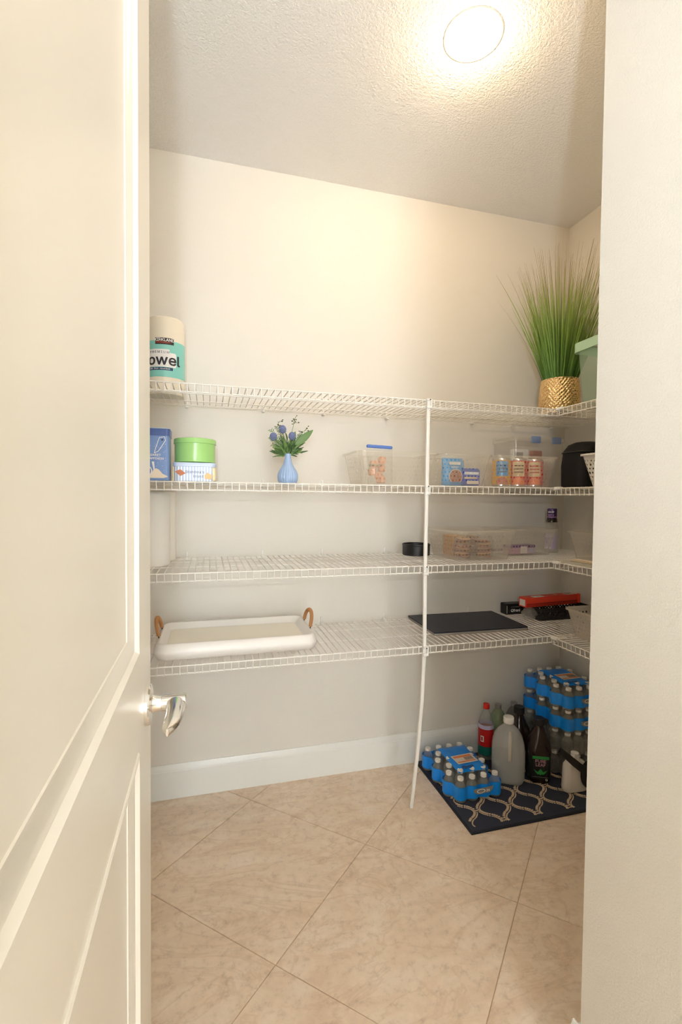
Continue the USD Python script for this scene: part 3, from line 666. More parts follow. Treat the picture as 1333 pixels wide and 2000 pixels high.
# ------------------------------------------------------------------ perforated baskets
def basket(name, label, x, y, z, wt, dt, h, mat, rz=0.0, shrink=0.05, seed=1, hole=.0042, group=None, rimout=.007, rc=.028):
    b = thing(name, label, 'basket', (x, y, z), rz, group)
    rg = np.random.default_rng(seed)
    wb, db = wt - shrink, dt - shrink
    NP = 72
    def per(w, d, r):
        ln = rrect(w, d, r, 8).exterior; return np.array([ln.interpolate((k + .5) / NP, normalized=True).coords[0] for k in range(NP)])
    pb, pt = per(wb, db, rc * .8), per(wt, dt, rc)
    L = 2 * (wt + dt) - 8 * rc + 2 * PI * rc
    rows = max(3, int((h - .03) / .0165)); holes = []
    for r in range(rows):
        zc = .016 + (h - .034) * (r + .5) / rows; n = int(L / .0185)
        for k in range(n):
            holes.append(Point(((k + .5 * (r % 2)) / n * L) % L, zc + rg.uniform(-.001, .001)).buffer(hole * rg.choice([.55, .75, 1.0, 1.15]), quad_segs=2))
    holes = [g for g in holes if g.bounds[0] > .0005 and g.bounds[2] < L - .0005]
    pane = sbox(0, 0, L, h).difference(unary_union(holes))
    V, F, n0 = [], [], 0
    ds = L / NP
    for k in range(NP):
        q = pane.intersection(sbox(k * ds, 0, (k + 1) * ds, h))
        for g in getattr(q, 'geoms', [q]):
            if g.geom_type != 'Polygon' or g.area < 1e-8: continue
            v, f = trimesh.creation.triangulate_polygon(g, engine='earcut')
            u = v[:, 0] / ds; i = np.floor(u + 1e-9).astype(int); fr = u - i; t = (v[:, 1] / h)[:, None]
            pr = lambda P: P[i % NP] * (1 - fr)[:, None] + P[(i + 1) % NP] * fr[:, None]
            xy = pr(pb) * (1 - t) + pr(pt) * t
            for s in (1.0,):
                V.append(np.column_stack([xy * s, v[:, 1]])); F.append((f if s == 1.0 else f[:, ::-1]) + n0); n0 += len(v)
    wall = trimesh.Trimesh(np.concatenate(V), np.concatenate(F), process=False)
    part('wall', wall, mat, b, smooth=False)
    part('base', ext(rrect(wb, db, rc * .8), .0022), mat, b)
    part('rim', rim(wt, dt, rc, h + .0005, .008, rimout), mat, b)
    return b
def slab(name, label, catg, loc, size, mat, rz=0.0, pn='body', b=.003, tilt=0.0, group=None):
    t = thing(name, label, catg, loc, rz, group); w, d, h = size
    m = bx(-w / 2, -d / 2, 0, w / 2, d / 2, h, b)
    return t, part(pn, m, mat, t), (w, d, h)
def pouch(name, label, catg, loc, w, h, th, mat, rz=0.0):
    """a standing foil pouch: pillow with flat crimped top"""
    t = thing(name, label, catg, loc, rz); n = 14; rings = []
    for k in range(13):
        s = k / 12; bul = math.sin(PI * min(1, s * .86 + .14)) ** .7 if s < .97 else 0
        a = np.arange(28) * 2 * PI / 28
        hw = w / 2 * (1 - .05 * math.sin(PI * s)); hd = max(.0015, th / 2 * (bul if s < .9 else (1 - s) * 3 * bul))
        ca, sa = np.cos(a), np.sin(a)
        rings.append(np.stack([hw * np.sign(ca) * np.abs(ca) ** .5, hd * np.sign(sa) * np.abs(sa) ** .8, np.full(28, h * s)], 1))
    m = loft(rings); return t, part('pouch', m, mat, t, smooth=50)

# second shelf, baskets
basket('clear_basket', 'clear perforated basket left of the support pole, second shelf', 0.726, 1.872, Z2, .335, .235, .132, 'clear_basket', seed=11)
zb, zp = pouch('zip_bag', 'zip bag of pinkish food closed with a blue clip', 'bag', (0.672, 1.842, Z2 + .004), .115, .150, .07, 'clear_plastic')
cp_ = part('bag_clip', RY(bx(-.056, -.006, .146, .056, .006, .159, .004), 0.03, (0, 0, .15)), 'clip_blue', zb, label='blue bar clip across the top')
fd = part('food', cat([T(RZ(bx(-.018, -.014, 0, .018, .014, .03, .006), RNG.uniform(0, 3)), RNG.uniform(-.03, .03), RNG.uniform(-.008, .008), .004 + .0155 * k) for k in range(6)]), 'pink_food', zb)
part('printed_word', T(text_front('Bakery', 0.012), -.03, -.0375, .07), 'teal_green', zb, smooth=False)
basket('clear_basket', 'clear perforated basket holding blue cookie packs, right of the pole', 1.028, 1.872, Z2, .232, .235, .132, 'clear_basket', seed=12)
p1, q1 = pouch('cookie_pouch', 'sky blue pouch with a large cookie picture in the basket', 'pouch', (0.988, 1.815, Z2 + .004), .095, .114, .045, 'bag_sky')
part('printed_cookie', T(flat_front(Point(0, 0).buffer(.031).intersection(sbox(-.04, -.022, .04, .04))), 0.004, -.0246, .036), 'flour', q1, smooth=False)
part('printed_cookie', T(flat_front(Point(0, 0).buffer(.028).intersection(sbox(-.04, -.022, .04, .04))), 0.004, -.0252, .036), 'cookie', q1, smooth=False)
part('chips', T(flat_front(unary_union([Point(.02 * math.cos(k * 1.9) * (.4 + .1 * (k % 5)), .02 * math.sin(k * 1.9) * (.4 + .1 * (k % 5)) + .004).buffer(.0028) for k in range(12)])), .004, -.0258, .036), 'cookie_brown', q1, smooth=False)
part('brand_panel', T(flat_front(sbox(-.026, 0, .026, .012)), 0, -.0238, .085), 'label_white', q1, smooth=False)
part('lettering', T(text_front('MINIS', 0.008, bold=True), 0, -.0246, .071), 'ink_white', q1, smooth=False)
p2, q2 = pouch('snack_pouch', 'light blue pouch standing behind the cookie pouch', 'pouch', (1.052, 1.905, Z2 + .004), .085, .112, .04, 'bag_lightblue')
p3, q3, _ = slab('wafer_packet', 'royal blue packet with pale print in front of the light blue pouch', 'packet', (1.066, 1.810, Z2 + .004), (.088, .040, .072), 'bag_royal', b=.008)
part('printed_panel', T(flat_front(sbox(-.034, 0, .034, .011)), 0, -.0204, .046), 'ink_white', q3, smooth=False)
part('printed_panel', T(flat_front(sbox(-.026, 0, .03, .014)), 0.004, -.0204, .006), 'flour', q3, smooth=False)
part('printed_panel', T(flat_front(sbox(-.03, 0, .03, .008)), -.004, -.0204, .028), 'can_cream', q3, smooth=False)
basket('clear_basket', 'clear perforated basket holding three food cans on the second shelf', 1.318, 1.836, Z2, .305, .180, .132, 'clear_basket', seed=13)
def can(loc, label, main, top, low, face, r=.039, h=.122):
    t = thing('food_can', label, 'can', loc); 
    bd = part('body', lathe([(0, .001), (r - .003, .001), (r, .003), (r, h - .004), (r - .002, h - .001), (r - .004, h - .003), (0, h - .003)], 40), 'tin_metal', t, smooth=40)
    part('paper_label', band(r + .0002, .008, h - .009), main, bd)
    A = math.atan2(-loc[1], -loc[0]) + .1
    part('printed_panel', wrapped(flat_front(sbox(-.026, 0.044, .026, h - .014)), r + .0009, A), top, bd, smooth=False)
    part('printed_food', wrapped(flat_front(Point(0, .014).buffer(.026).intersection(sbox(-.03, .009, .03, .05))), r + .0012, A), low, bd, smooth=False)
    for k in range(3): part('printed_line', wrapped(flat_front(sbox(-.02, .060 + .014 * k, .02, .065 + .014 * k)), r + .0015, A), face, bd, smooth=False)
can((1.231, 1.822, Z2 + .003), 'food can with blue and yellow label, leftmost in its basket', 'can_yellow', 'bag_sky', 'snack_red', 'ink_navy')
can((1.312, 1.820, Z2 + .003), 'food can with red and cream label, middle of the three', 'can_red', 'can_cream', 'can_orange', 'cookie_brown')
can((1.393, 1.819, Z2 + .003), 'food can with red label, rightmost of the three', 'can_red', 'can_cream', 'can_orange', 'label_red')

# clear bin with clip lid, behind the cans
cb = thing('clip_lid_bin', 'tall frosted bin with blue-clipped clear lid behind the cans', 'storage bin', (1.520, 2.031, Z2))
part('body', open_box(.262, .165, .280, .180, .225, .02), 'frosted_bin', cb)
ld = part('lid', cat([rloft([(.286, .186, .022, .222), (.292, .192, .024, .224), (.292, .192, .024, .238), (.286, .186, .022, .2425), (.262, .162, .016, .2425)])]), 'frosted_bin', cb)
for x in (-.03, .085): part('clip', bx(x - .026, -.103, .214, x + .026, -.095, .246, .003), 'blue_clear', ld)
def stick_pack(loc, rz, n, L, mat, lab, catg):
    t = thing('snack_bag', lab, catg, loc, rz)
    rg = np.random.default_rng(n)
    part('contents', cat([rod((rg.uniform(-.026, .026), rg.uniform(-.018, .018), .003), (rg.uniform(-.03, .03), rg.uniform(-.018, .018), L * rg.uniform(.85, 1)), .0045, 6) for k in range(n)]), mat, t, kind='stuff')
    part('wrapper', rloft([(.07, .05, .012, .001), (.074, .054, .014, L * .5), (.066, .045, .012, L * .95), (.06, .006, .002, L * 1.06)]), 'clear_plastic', t)
stick_pack((1.612, 2.02, Z2 + .004), 8, 22, .125, 'pasta_tan', 'bag of tan bread sticks inside the frosted bin', 'food bag')
stick_pack((1.535, 2.015, Z2 + .004), -6, 18, .150, 'snack_red', 'bag of reddish sticks inside the frosted bin', 'food bag')
t, q, _ = slab('folded_label', 'white printed packet leaning inside the frosted bin', 'packet', (1.448, 2.0, Z2 + .004), (.085, .03, .185), 'paper_white'); part('printed_panel', bx(-.035, -.0158, .14, .01, -.015, .17), 'label_grey', q)
t, q, _ = slab('snack_box', 'coral red carton standing at the back of the frosted bin', 'carton', (1.600, 2.075, Z2 + .004), (.055, .03, .19), 'snack_red')

# black insulated bag and the white basket in front of it
bb = thing('lunch_bag', 'black dome-topped bag in the right corner, second shelf', 'bag', (1.672, 1.770, Z2))
rings = []
part('body', rloft([(.252, .135, .03, 0.0), (.262, .145, .035, .01), (.268, .15, .04, .10), (.262, .146, .05, .165), (.235, .126, .055, .192), (.18, .09, .04, .204), (.09, .04, .018, .207)]), 'black_fabric', bb, smooth=50)
part('zip_piping', tube(np.column_stack([ring_pts(.267, .15, .045, 6), np.full(len(ring_pts(.267, .15, .045, 6)), .158)]), .003, 6, closed=True), 'black_plastic', bb)
basket('white_basket', 'white perforated basket in front of the black bag', 1.588, 1.474, Z2, .28, .275, .132, 'basket_white', seed=21, shrink=.062, hole=.0058)

# ------------------------------------------------------------------ third shelf
def plain_roll(x, y, z, r, h, label):
    t = thing('plain_paper_roll', label, 'paper towels', (x, y, z))
    part('roll', lathe([(.018, 0), (r - .003, 0), (r, .004), (r, h - .006), (r - .004, h - .001), (.018, h)], 56), 'paper_white', t, smooth=40)
    part('core', lathe_open([(.0178, 0.0), (.0178, h)], 20), 'core_card', t)
    part('quilt_band', band(r - .0001, .02, h - .02, t=.0004), 'paper_white', t)
plain_roll(-.203, 1.922, Z3, .062, .272, 'white unwrapped paper towel roll, the front one beside the door edge')
plain_roll(-.198, 2.066, Z3, .068, .278, 'white unwrapped paper towel roll behind the other roll')
bt = thing('black_round_tin', 'small round black lidless tin on the third shelf behind the pole', 'tin', (.925, 2.025, Z3))
part('body', lathe([(0, 0), (.060, 0), (.0625, .002), (.063, .050), (.0615, .052), (.060, .050), (.059, .004), (0, .004)], 48), 'black_plastic', bt, smooth=40)
part('rim', lathe_open([(.063, .044), (.0645, .046), (.0645, .051), (.0615, .0528), (.0600, .051)], 48), 'black_plastic', bt)
basket('clear_basket', 'wide clear basket of cookie bags on the third shelf', 1.130, 1.905, Z3, .30, .285, .128, 'clear_basket', rz=3, seed=14)
def cookie_bag(loc, rz, lab, lean=0.0, n=7):
    t = thing('cookie_bag', lab, 'cookies', loc, rz); rg = np.random.default_rng(int(loc[0] * 1000))
    for k in range(n):
        part('cookie', T(RX(RY(lathe([(0, 0), (.026, 0), (.031, .004), (.026, .0085), (0, .010)], 20), rg.uniform(-.15, .15)), rg.uniform(-.12, .12)), rg.uniform(-.006, .006), rg.uniform(-.005, .005), .004 + .0108 * k), 'cookie_bag' if k % 2 else 'cookie', t)
    part('wrapper', rloft([(.070, .066, .028, .001), (.080, .074, .034, .03), (.080, .074, .034, .06), (.066, .05, .02, .088), (.06, .01, .004, .100)]), 'clear_plastic', t)
cookie_bag((1.072, 1.865, Z3 + .004), 10, 'bag of tan cookies at the left in the wide basket', n=8)
cookie_bag((1.165, 1.845, Z3 + .004), -12, 'bag of tan cookies at front middle of the wide basket', n=7)
cookie_bag((1.175, 1.955, Z3 + .004), 30, 'bag of tan cookies at the back of the wide basket', n=8)
t, q, _ = slab('cracker_sleeve', 'tan cracker sleeve with reddish print lying across the basket', 'crackers', (1.085, 1.962, Z3 + .004), (.07, .09, .094), 'cookie_bag', b=.006); part('printed_panel', bx(-.03, -.0458, .02, .03, -.045, .06), 'snack_red', q)
basket('clear_basket', 'clear basket with a pink box on the third shelf', 1.447, 1.985, Z3, .280, .215, .125, 'clear_basket', seed=15)
t, q, _ = slab('tea_box', 'small pink and purple box with a white label in the clear basket', 'box', (1.416, 1.944, Z3 + .004), (.145, .05, .042), 'pink_box', rz=4)
part('lid_panel', bx(-.073, -.0256, .030, .073, .0256, .0428, .0005), 'purple_box', q); part('label', bx(-.012, -.0262, .004, .026, -.0254, .037), 'label_white', q); part('printed_panel', bx(.034, -.0262, .006, .066, -.0254, .028), 'label_lavender', q)
gtube = thing('grey_tube', 'small grey tube with dark ends above the pink box', 'tube', (1.365, 2.02, Z3 + .005))
part('body', T(RY(lathe([(0, -.04), (.007, -.04), (.007, .04), (0, .04)], 16), PI / 2), 0, 0, .0105), 'grey_tube', gtube)
for s in (-1, 1): part('end_cap', T(RY(lathe([(0, -.006), (.0085, -.006), (.0085, .006), (0, .006)], 16), PI / 2), s * .045, 0, .0105), 'black_plastic', gtube)
tp, q, _ = slab('tea_tray', 'white folded carton under the grey tube in the basket', 'carton', (1.366, 2.02, Z3 + .0028), (.11, .05, .0022), 'paper_white', b=.0003)
sb_ = thing('spice_bottle', 'clear bottle with dark purple sleeve and black collar, third shelf', 'bottle', (1.632, 1.985, Z3))
part('glass', lathe([(0, .001), (.030, .001), (.032, .004), (.032, .105), (.029, .130), (.020, .155), (.0195, .165), (0, .165)], 32), 'clear_plastic', sb_, smooth=40)
cpx = part('cap', lathe([(0, .168), (.0215, .168), (.0225, .170), (.0225, .214), (.021, .217), (0, .217)], 32), 'purple_cap', sb_, label='dark purple shrink sleeve'); part('cap_ring', lathe_open([(.0228, .174), (.0235, .176), (.0228, .178)], 28), 'purple_ink', cpx)
part('collar', lathe([(0, .150), (.0255, .150), (.0255, .156), (.0225, .168), (0, .168)], 32), 'bottle_dark', sb_)
part('lettering', wrapped(T(text_front('WHIP', .008, bold=True), 0, 0, .196), .023, math.atan2(-1.985, -1.632) - .25), 'ink_white', cpx, smooth=False); part('lettering', wrapped(T(text_front('berry', .009, bold=True), 0, 0, .182), .023, math.atan2(-1.985, -1.632) - .25), 'purple_ink', cpx, smooth=False)
part('paper_label', band(.0322, .02, .095, 2.8, 4.9, 24), 'label_lavender', sb_)
basket('clear_basket', 'clear basket on the right-hand third shelf', 1.650, 1.588, Z3 + .009, .30, .30, .120, 'clear_basket', seed=16)
jr = thing('bagged_buns', 'peach plastic bag bulging over the right-hand basket', 'bag', (1.652, 1.589, Z3 + .013))
part('bag', rloft([(.16, .16, .06, 0), (.20, .20, .08, .03), (.20, .20, .08, .085), (.17, .16, .06, .125), (.09, .08, .03, .150), (.03, .03, .012, .158)]), 'clear_plastic', jr, smooth=50)
for k in range(4): part('bun', T(lathe([(0, 0), (.036, .004), (.043, .018), (.035, .034), (0, .042)], 20), [-.045, .045, -.04, .045][k], [-.045, -.04, .045, .045][k], [.005, .005, .05, .055][k] * .9), 'lavender_cloth', jr)
part('twist', rod((0, 0, .156), (.004, -.002, .176), .003, 6), 'snack_red', jr)
for k, (x, y, w, d, rz, lab) in enumerate([(1.640, 1.585, .28, .25, 6, 'cream folded liner under the right-hand basket, third shelf')]):
    cc = thing('shelf_liner', lab, 'liner', (x, y, Z3), rz); part('sheet', bx(-w / 2, -d / 2, 0, w / 2, d / 2, .004, .0015), 'cream_card', cc); part('sheet', bx(-w / 2 + .01, -d / 2 + .006, .0045, w / 2 - .006, d / 2 - .01, .0085, .0015), 'flour', cc)

# ------------------------------------------------------------------ lowest shelf
tr = thing('serving_tray', 'white serving tray with rattan-wrapped handles on the lowest shelf', 'tray', (.107, 1.905, Z4), 0)
W_, D_, H_ = .590, .335, .062
o = [(W_ - .06, D_ - .06, .03, 0), (W_ - .02, D_ - .02, .04, .006), (W_, D_, .045, .024), (W_ - .002, D_ - .002, .045, .036), (W_ - .012, D_ - .012, .042, .052), (W_ - .026, D_ - .026, .036, H_ - .002), (W_ - .036, D_ - .036, .033, H_), (W_ - .046, D_ - .046, .03, H_ - .003), (W_ - .080, D_ - .072, .024, .040), (W_ - .088, D_ - .080, .02, .037)]
part('tray', rloft(o, seg=8), 'tray_white', tr, smooth=50)
part('liner', ext(rrect(W_ - .090, D_ - .082, .02), .0012, .0370), 'tray_cream', tr)
for s in (-1, 1):
    xh = s * (W_ / 2 - .012); ph = np.linspace(0, PI, 17)
    arc = np.stack([xh + s * .012 * np.sin(ph), -.062 * np.cos(ph), .068 + .050 * np.sin(ph) ** .8], 1)
    hd = part('handle', tube(arc, .0068, 10), 'rattan', tr, label='rattan-wrapped handle')
    co = []
    for k in range(40):
        t = k / 39 * 16; i = min(15, int(t)); p = arc[i] * (1 - t + i) + arc[i + 1] * (t - i); d = arc[i + 1] - arc[i]; d /= np.linalg.norm(d)
        u = np.cross(d, [1, 0, 0]); u /= np.linalg.norm(u); w = np.cross(d, u); a = np.arange(10) * 2 * PI / 10
        co.append(tube(p + .0068 * (np.cos(a)[:, None] * u + np.sin(a)[:, None] * w), .0009, 4, closed=True))
    part('winding', cat(co), 'rattan', hd)
    for e in (0, -1): part('handle_wire', rod(arc[e], (xh - s * .004, arc[e][1] * 1.03, .034), .0022, 6), 'wire_black', hd)
def mat_leather(name, lab, z, mat, loc, rz, w=.452, d=.300, h=.0048):
    t = thing(name, lab, 'placemat', (*loc, z), rz, None); part('sheet', ext(rrect(w, d, .006), h), mat, t, smooth=False); return t
mat_leather('placemat', 'grey placemat at the bottom of the stack beside the pole', Z4, 'grey_felt', (1.150, 1.957), -2.0, h=.005)
mat_leather('placemat', 'pale grey placemat between the grey and the navy ones', Z4 + .0052, 'label_grey', (1.150, 1.958), -1.6, h=.004)
mat_leather('placemat', 'dark navy placemat on top of the stack beside the pole', Z4 + .0094, 'navy_leather', (1.149, 1.959), -1.4, h=.006)
qb, q, _ = slab('black_carton', 'small black carton with white lettering behind the placemats', 'carton', (1.518, 2.090, Z4), (.160, .05, .054), 'black_plastic', rz=0)
part('lettering', T(text_front('Qfreni', .0135, bold=True), -.026, -.0252, .014), 'ink_white', q, smooth=False); part('small_print', T(text_front('ULTRA PREMIUM', .0045), -.026, -.0252, .036), 'label_grey', q, smooth=False)
part('edge_stripe', bx(-.0775, -.0256, .006, -.073, -.025, .046), 'label_grey', q)
basket('black_basket', 'low black perforated basket under the red carton', 1.665, 1.984, Z4, .30, .146, .060, 'black_plastic', rz=0, shrink=.022, seed=31, hole=.004, rimout=.005, rc=.02)
fm = thing('clear_film_roll', 'crumpled clear plastic bag beside the black basket', 'bag', (1.494, 1.960, Z4))
ic = trimesh.creation.icosphere(subdivisions=4, radius=1.0); nv = meshkit.fbm(ic.vertices * 2.4 + 5, 4, 3)[:, None]; ic.vertices = ic.vertices * (0.72 + .55 * nv) * [.034, .034, .030] ; ic.vertices[:, 2] -= ic.vertices[:, 2].min(); part('film', ic, 'bottle_clear', fm, smooth=False)
rb = thing('foil_carton', 'long red foil carton lying across the black basket', 'carton', (1.622, 1.985, Z4 + .0612), 5)
q = part('carton', bx(-.160, -.026, 0, .160, .026, .046, .0015), 'red_card', rb); part('lid_flap', bx(-.161, -.0268, .020, .161, -.0255, .0465, .0004), 'red_card', rb)
part('top_label', bx(-.112, -.0265, .0466, -.048, .004, .0474), 'label_white', q); part('barcode_label', bx(.10, -.018, .0466, .145, .014, .0474), 'label_white', q); part('barcode', cat([bx(.106 + .004 * k, -.012, .0474, .1075 + .004 * k, .009, .0479) for k in range(9)]), 'label_grey', q); part('printed_panel', bx(.03, -.012, .0465, .05, .008, .0472), 'can_orange', q)
part('end_label', bx(-.1612, -.018, .006, -.1600, .018, .036), 'label_white', q); part('cutter_strip', bx(-.16, -.0275, .004, .16, -.0262, .008), 'red_card_dark', q)
part('front_band', bx(-.158, -.0272, .010, .158, -.0266, .019), 'red_card_dark', q); part('end_tab', RZ(bx(.160, -.02, .004, .172, -.004, .05, .002), -.1), 'red_card', q)
basket('frosted_basket', 'frosted white perforated basket on the right-hand lowest shelf', 1.643, 1.576, Z4 - .004, .30, .30, .118, 'frost_white', seed=17)

# ------------------------------------------------------------------ floor: mat
MX0, MX1, MY0, MY1 = .985, 1.80, 1.607, 2.130
mt = thing('door_mat', 'navy woven mat with tan ogee pattern under the bottles', 'mat', ((MX0 + MX1) / 2, (MY0 + MY1) / 2, 0), 0)
mw, md = MX1 - MX0, MY1 - MY0
part('pile', ext(rrect(mw - .004, md - .004, .004), .0065, .0002), 'mat_navy', mt, smooth=False)
part('border', cat([bx(-mw / 2, -md / 2, 0, mw / 2, -md / 2 + .010, .0072, .001), bx(-mw / 2, md / 2 - .010, 0, mw / 2, md / 2, .0072, .001), bx(-mw / 2, -md / 2 + .010, 0, -mw / 2 + .010, md / 2 - .010, .0072, .001), bx(mw / 2 - .010, -md / 2 + .010, 0, mw / 2, md / 2 - .010, .0072, .001)]), 'mat_edge', mt, smooth=False)
PP, QQ = .158, .150; sti = []
ox, oy = 1.158 - (MX0 + MX1) / 2, 1.724 - (MY0 + MY1) / 2
V8 = np.array([(x, y, z) for z in (0, .0012) for y in (-.5, .5) for x in (-.5, .5)]); B8 = trimesh.creation.box(extents=(1, 1, 1)).faces
bxv = trimesh.creation.box(extents=(1, 1, 1)).vertices
for k in range(-6, 14):
    y = -md / 2 + .030
    while y < md / 2 - .030:
        ph = 2 * PI * (y - oy) / QQ
        sgn = 1 if k % 2 == 0 else -1
        dx = -sgn * (PP / 4) * math.sin(ph) * 2 * PI / QQ; ds = math.hypot(1, dx)
        cc = math.cos(ph); xc = ox + (k + .5) * PP / 2 + sgn * (PP / 4 - .010) * math.copysign(abs(cc) ** .8, cc)
        ang = math.atan2(1, dx)
        for row in (-1, 0, 1):
            px, py = xc + row * .0068 * math.sin(ang), y - row * .0068 * math.cos(ang) + (.003 if row == 0 else 0)
            if abs(px) < mw / 2 - .030 and abs(py) < md / 2 - .028:
                L, w, h = .0072, .0050, .0014
                v = bxv * [L, w, h]; R = np.array([[math.cos(ang), -math.sin(ang)], [math.sin(ang), math.cos(ang)]]); v[:, :2] = v[:, :2] @ R.T
                sti.append((v + [px, py, .0070], B8))
        y += .0098 / ds
nv = np.cumsum([0] + [len(v) for v, f in sti])
part('woven_pattern', trimesh.Trimesh(np.concatenate([v for v, f in sti]), np.concatenate([f + n for (v, f), n in zip(sti, nv)]), process=False), 'mat_tan', mt, smooth=False, kind='stuff')
ZM = .0082

# ------------------------------------------------------------------ floor: packs of small water bottles
HB = .1005; PB = .0560; RB = .0268; RS = .0515
bprof = [(0, .003), (.012, .002), (.022, 0), (.0255, .003), (RB, .010), (.0255, .017), (RB, .022), (RB, .055), (.0258, .059), (.0245, .064), (.019, .075), (.0125, .083), (.0115, .087), (.0108, .089), (0, .089)]
cprof = [(0, .0885), (.0128, .0885), (.0134, .090), (.0132, .0985), (.0122, .1005), (0, .1005)]
pos = [(PB * i - (PB / 2 if r % 2 else 0), RS * r) for r in range(6) for i in range(4)]
def make_pack(label, loc, rz, group, wrap_mat='water_blue'):
    pk = thing('water_pack', label, 'water bottles', loc, rz, group)
    for x, y in pos:
        b = part('water_bottle', lathe(bprof, 18, (x, y, 0)), 'bottle_clear', pk, smooth=40)
        part('cap', lathe(cprof, 14, (x, y, 0)), 'cap_white', b, smooth=40)
    un = unary_union([Point(*p).buffer(RB + .0006, quad_segs=8) for p in pos]).buffer(.022).buffer(-.0217)
    un = Polygon(un.exterior).simplify(.0003)
    wr = ext(un.difference(un.buffer(-.0007)), .056, .012)
    w = part('shrink_wrap', wr, wrap_mat, pk, smooth=40, label='blue printed shrink wrap' if wrap_mat == 'water_blue' else None)
    if wrap_mat != 'water_blue': return pk
    # blue film over the middle caps
    cx, cy = PB * 1.5 - PB / 4, RS * 2.5
    g = 15; gx, gy = np.meshgrid(np.linspace(-1, 1, g), np.linspace(-1, 1, g), indexing='ij')
    P = np.stack([cx + .016 + gx * PB * 1.28, cy + .012 + gy * RS * 2.02, HB + .0012 + .0012 * np.sin(gx * 7) * np.sin(gy * 9)], -1); P[..., 2] -= .012 * np.clip(np.maximum(np.abs(gx), np.abs(gy)) - .82, 0, 1) / .18 * .6
    P = P.reshape(-1, 3); f = []
    for i in range(g - 1):
        for j in range(g - 1): a = i * g + j; f += [(a, a + g, a + g + 1), (a, a + g + 1, a + 1)]
    f = np.array(f); n = len(P)
    top = trimesh.Trimesh(np.vstack([P, P - [0, 0, .0006]]), np.vstack([f, f[:, ::-1] + n]), process=False)
    tf = part('top_film', top, 'water_blue', pk, smooth=60)
    lb = part('pack_label', T(RZ(bx(-.052, -.034, 0, .052, .034, .0009), .06), cx + .018, cy - .008, HB + .0032), 'label_white', pk)
    part('printed_bars', T(RZ(cat([bx(-.046, .012, 0, .044, .026, .0004), bx(-.046, -.026, 0, .044, -.018, .0004)]), .06), cx + .018, cy - .008, HB + .0042), 'can_orange', lb); part('barcode', T(RZ(cat([bx(.0 + .005 * k, -.014, 0, .0026 + .005 * k, .010, .0004) for k in range(9)]), .06), cx + .018, cy - .008, HB + .0042), 'cookie_brown', lb)
    part('printed_mark', T(RZ(ext(unary_union([Point(-.02, 0).buffer(.013), sbox(-.02, -.006, .025, .006)]), .0005), .1), cx + .004, cy - RS * 1.32, HB + .0022), 'water_blue_dark', tf)
    fr = -RB - .0008
    em = Polygon([(-.048, .012), (.048, .016), (.044, .002), (.03, -.010), (-.028, -.012), (-.046, -.002)])
    part('front_emblem', T(flat_front(em), PB * 1.72, fr - .0006, .042), 'label_grey', w, smooth=False); part('emblem_ring', T(flat_front(affinity.scale(Point(0, 0).buffer(.012), 1.7, .75).difference(affinity.scale(Point(0, 0).buffer(.0095), 1.7, .7))), PB * 1.5, fr - .0012, .043), 'ink_white', w, smooth=False)
    part('emblem_lettering', T(text_front('24', .010, bold=True), PB * 2.1, fr - .0012, .038), 'ink_white', w, smooth=False)
    return pk
p0 = make_pack('flat pack of small water bottles in blue wrap, alone on the mat', (1.046, 1.803, ZM), 0, None)
SX, SY = 1.622, 1.835
pc = make_pack('unprinted water pack at the bottom of the corner stack', (SX, SY, ZM), -2.6, None, 'clear_plastic')
copy(pc, 'water_pack', 'unprinted water pack, second from the bottom of the corner stack', (SX, SY, ZM + .1062), -3.5)
copy(p0, 'water_pack', 'lower of the two blue-wrapped packs in the corner stack', (SX, SY, ZM + .2124), -2.7)
copy(p0, 'water_pack', 'topmost blue-wrapped water pack in the corner stack', (SX, SY, ZM + .3186), -3.0)

# ------------------------------------------------------------------ floor: bottles
rbt = thing('soda_bottle', 'clear soda bottle with red cap and red label against the baseboard', 'bottle', (1.340, 2.072, ZM), 0)
part('body', lathe([(0, .003), (.022, 0), (.033, .006), (.0365, .02), (.0365, .150), (.036, .165), (.034, .185), (.027, .212), (.0165, .236), (.0135, .244), (.0135, .252), (0, .252)], 36), 'bottle_clear', rbt, smooth=40)
part('cap', lathe([(0, .252), (.0155, .252), (.016, .254), (.0158, .272), (.0145, .275), (0, .275)], 28), 'cap_red', rbt)
lb = part('label', band(.0367, .072, .158), 'label_red', rbt); part('label_top', band(.0369, .158, .178), 'label_lavender', rbt); part('label_foot', band(.0369, .030, .072), 'teal_green', rbt)
part('printed_mark', wrapped(flat_front(sbox(-.008, .095, .010, .125).difference(sbox(-.004, .10, .004, .12))), .0378, math.atan2(-2.07, -1.34) - .5), 'label_white', lb, smooth=False)
for nm, lab, x, y, mt_, cp in (('seltzer_bottle', 'green-tinted bottle with pale cap behind the gallon jug', 1.418, 2.086, 'bottle_green', 'label_grey'), ('seltzer_bottle', 'grey-tinted bottle with pale cap between jug and water stack', 1.512, 2.088, 'bottle_grey', 'label_grey')):
    t = thing(nm, lab, 'bottle', (x, y, ZM))
    part('body', lathe([(0, .003), (.026, 0), (.039, .007), (.042, .02), (.042, .165), (.038, .195), (.025, .222), (.0135, .236), (.0135, .240), (0, .240)], 36), mt_, t, smooth=40)
    part('cap', lathe([(0, .240), (.0155, .240), (.0158, .258), (0, .260)], 24), cp, t)
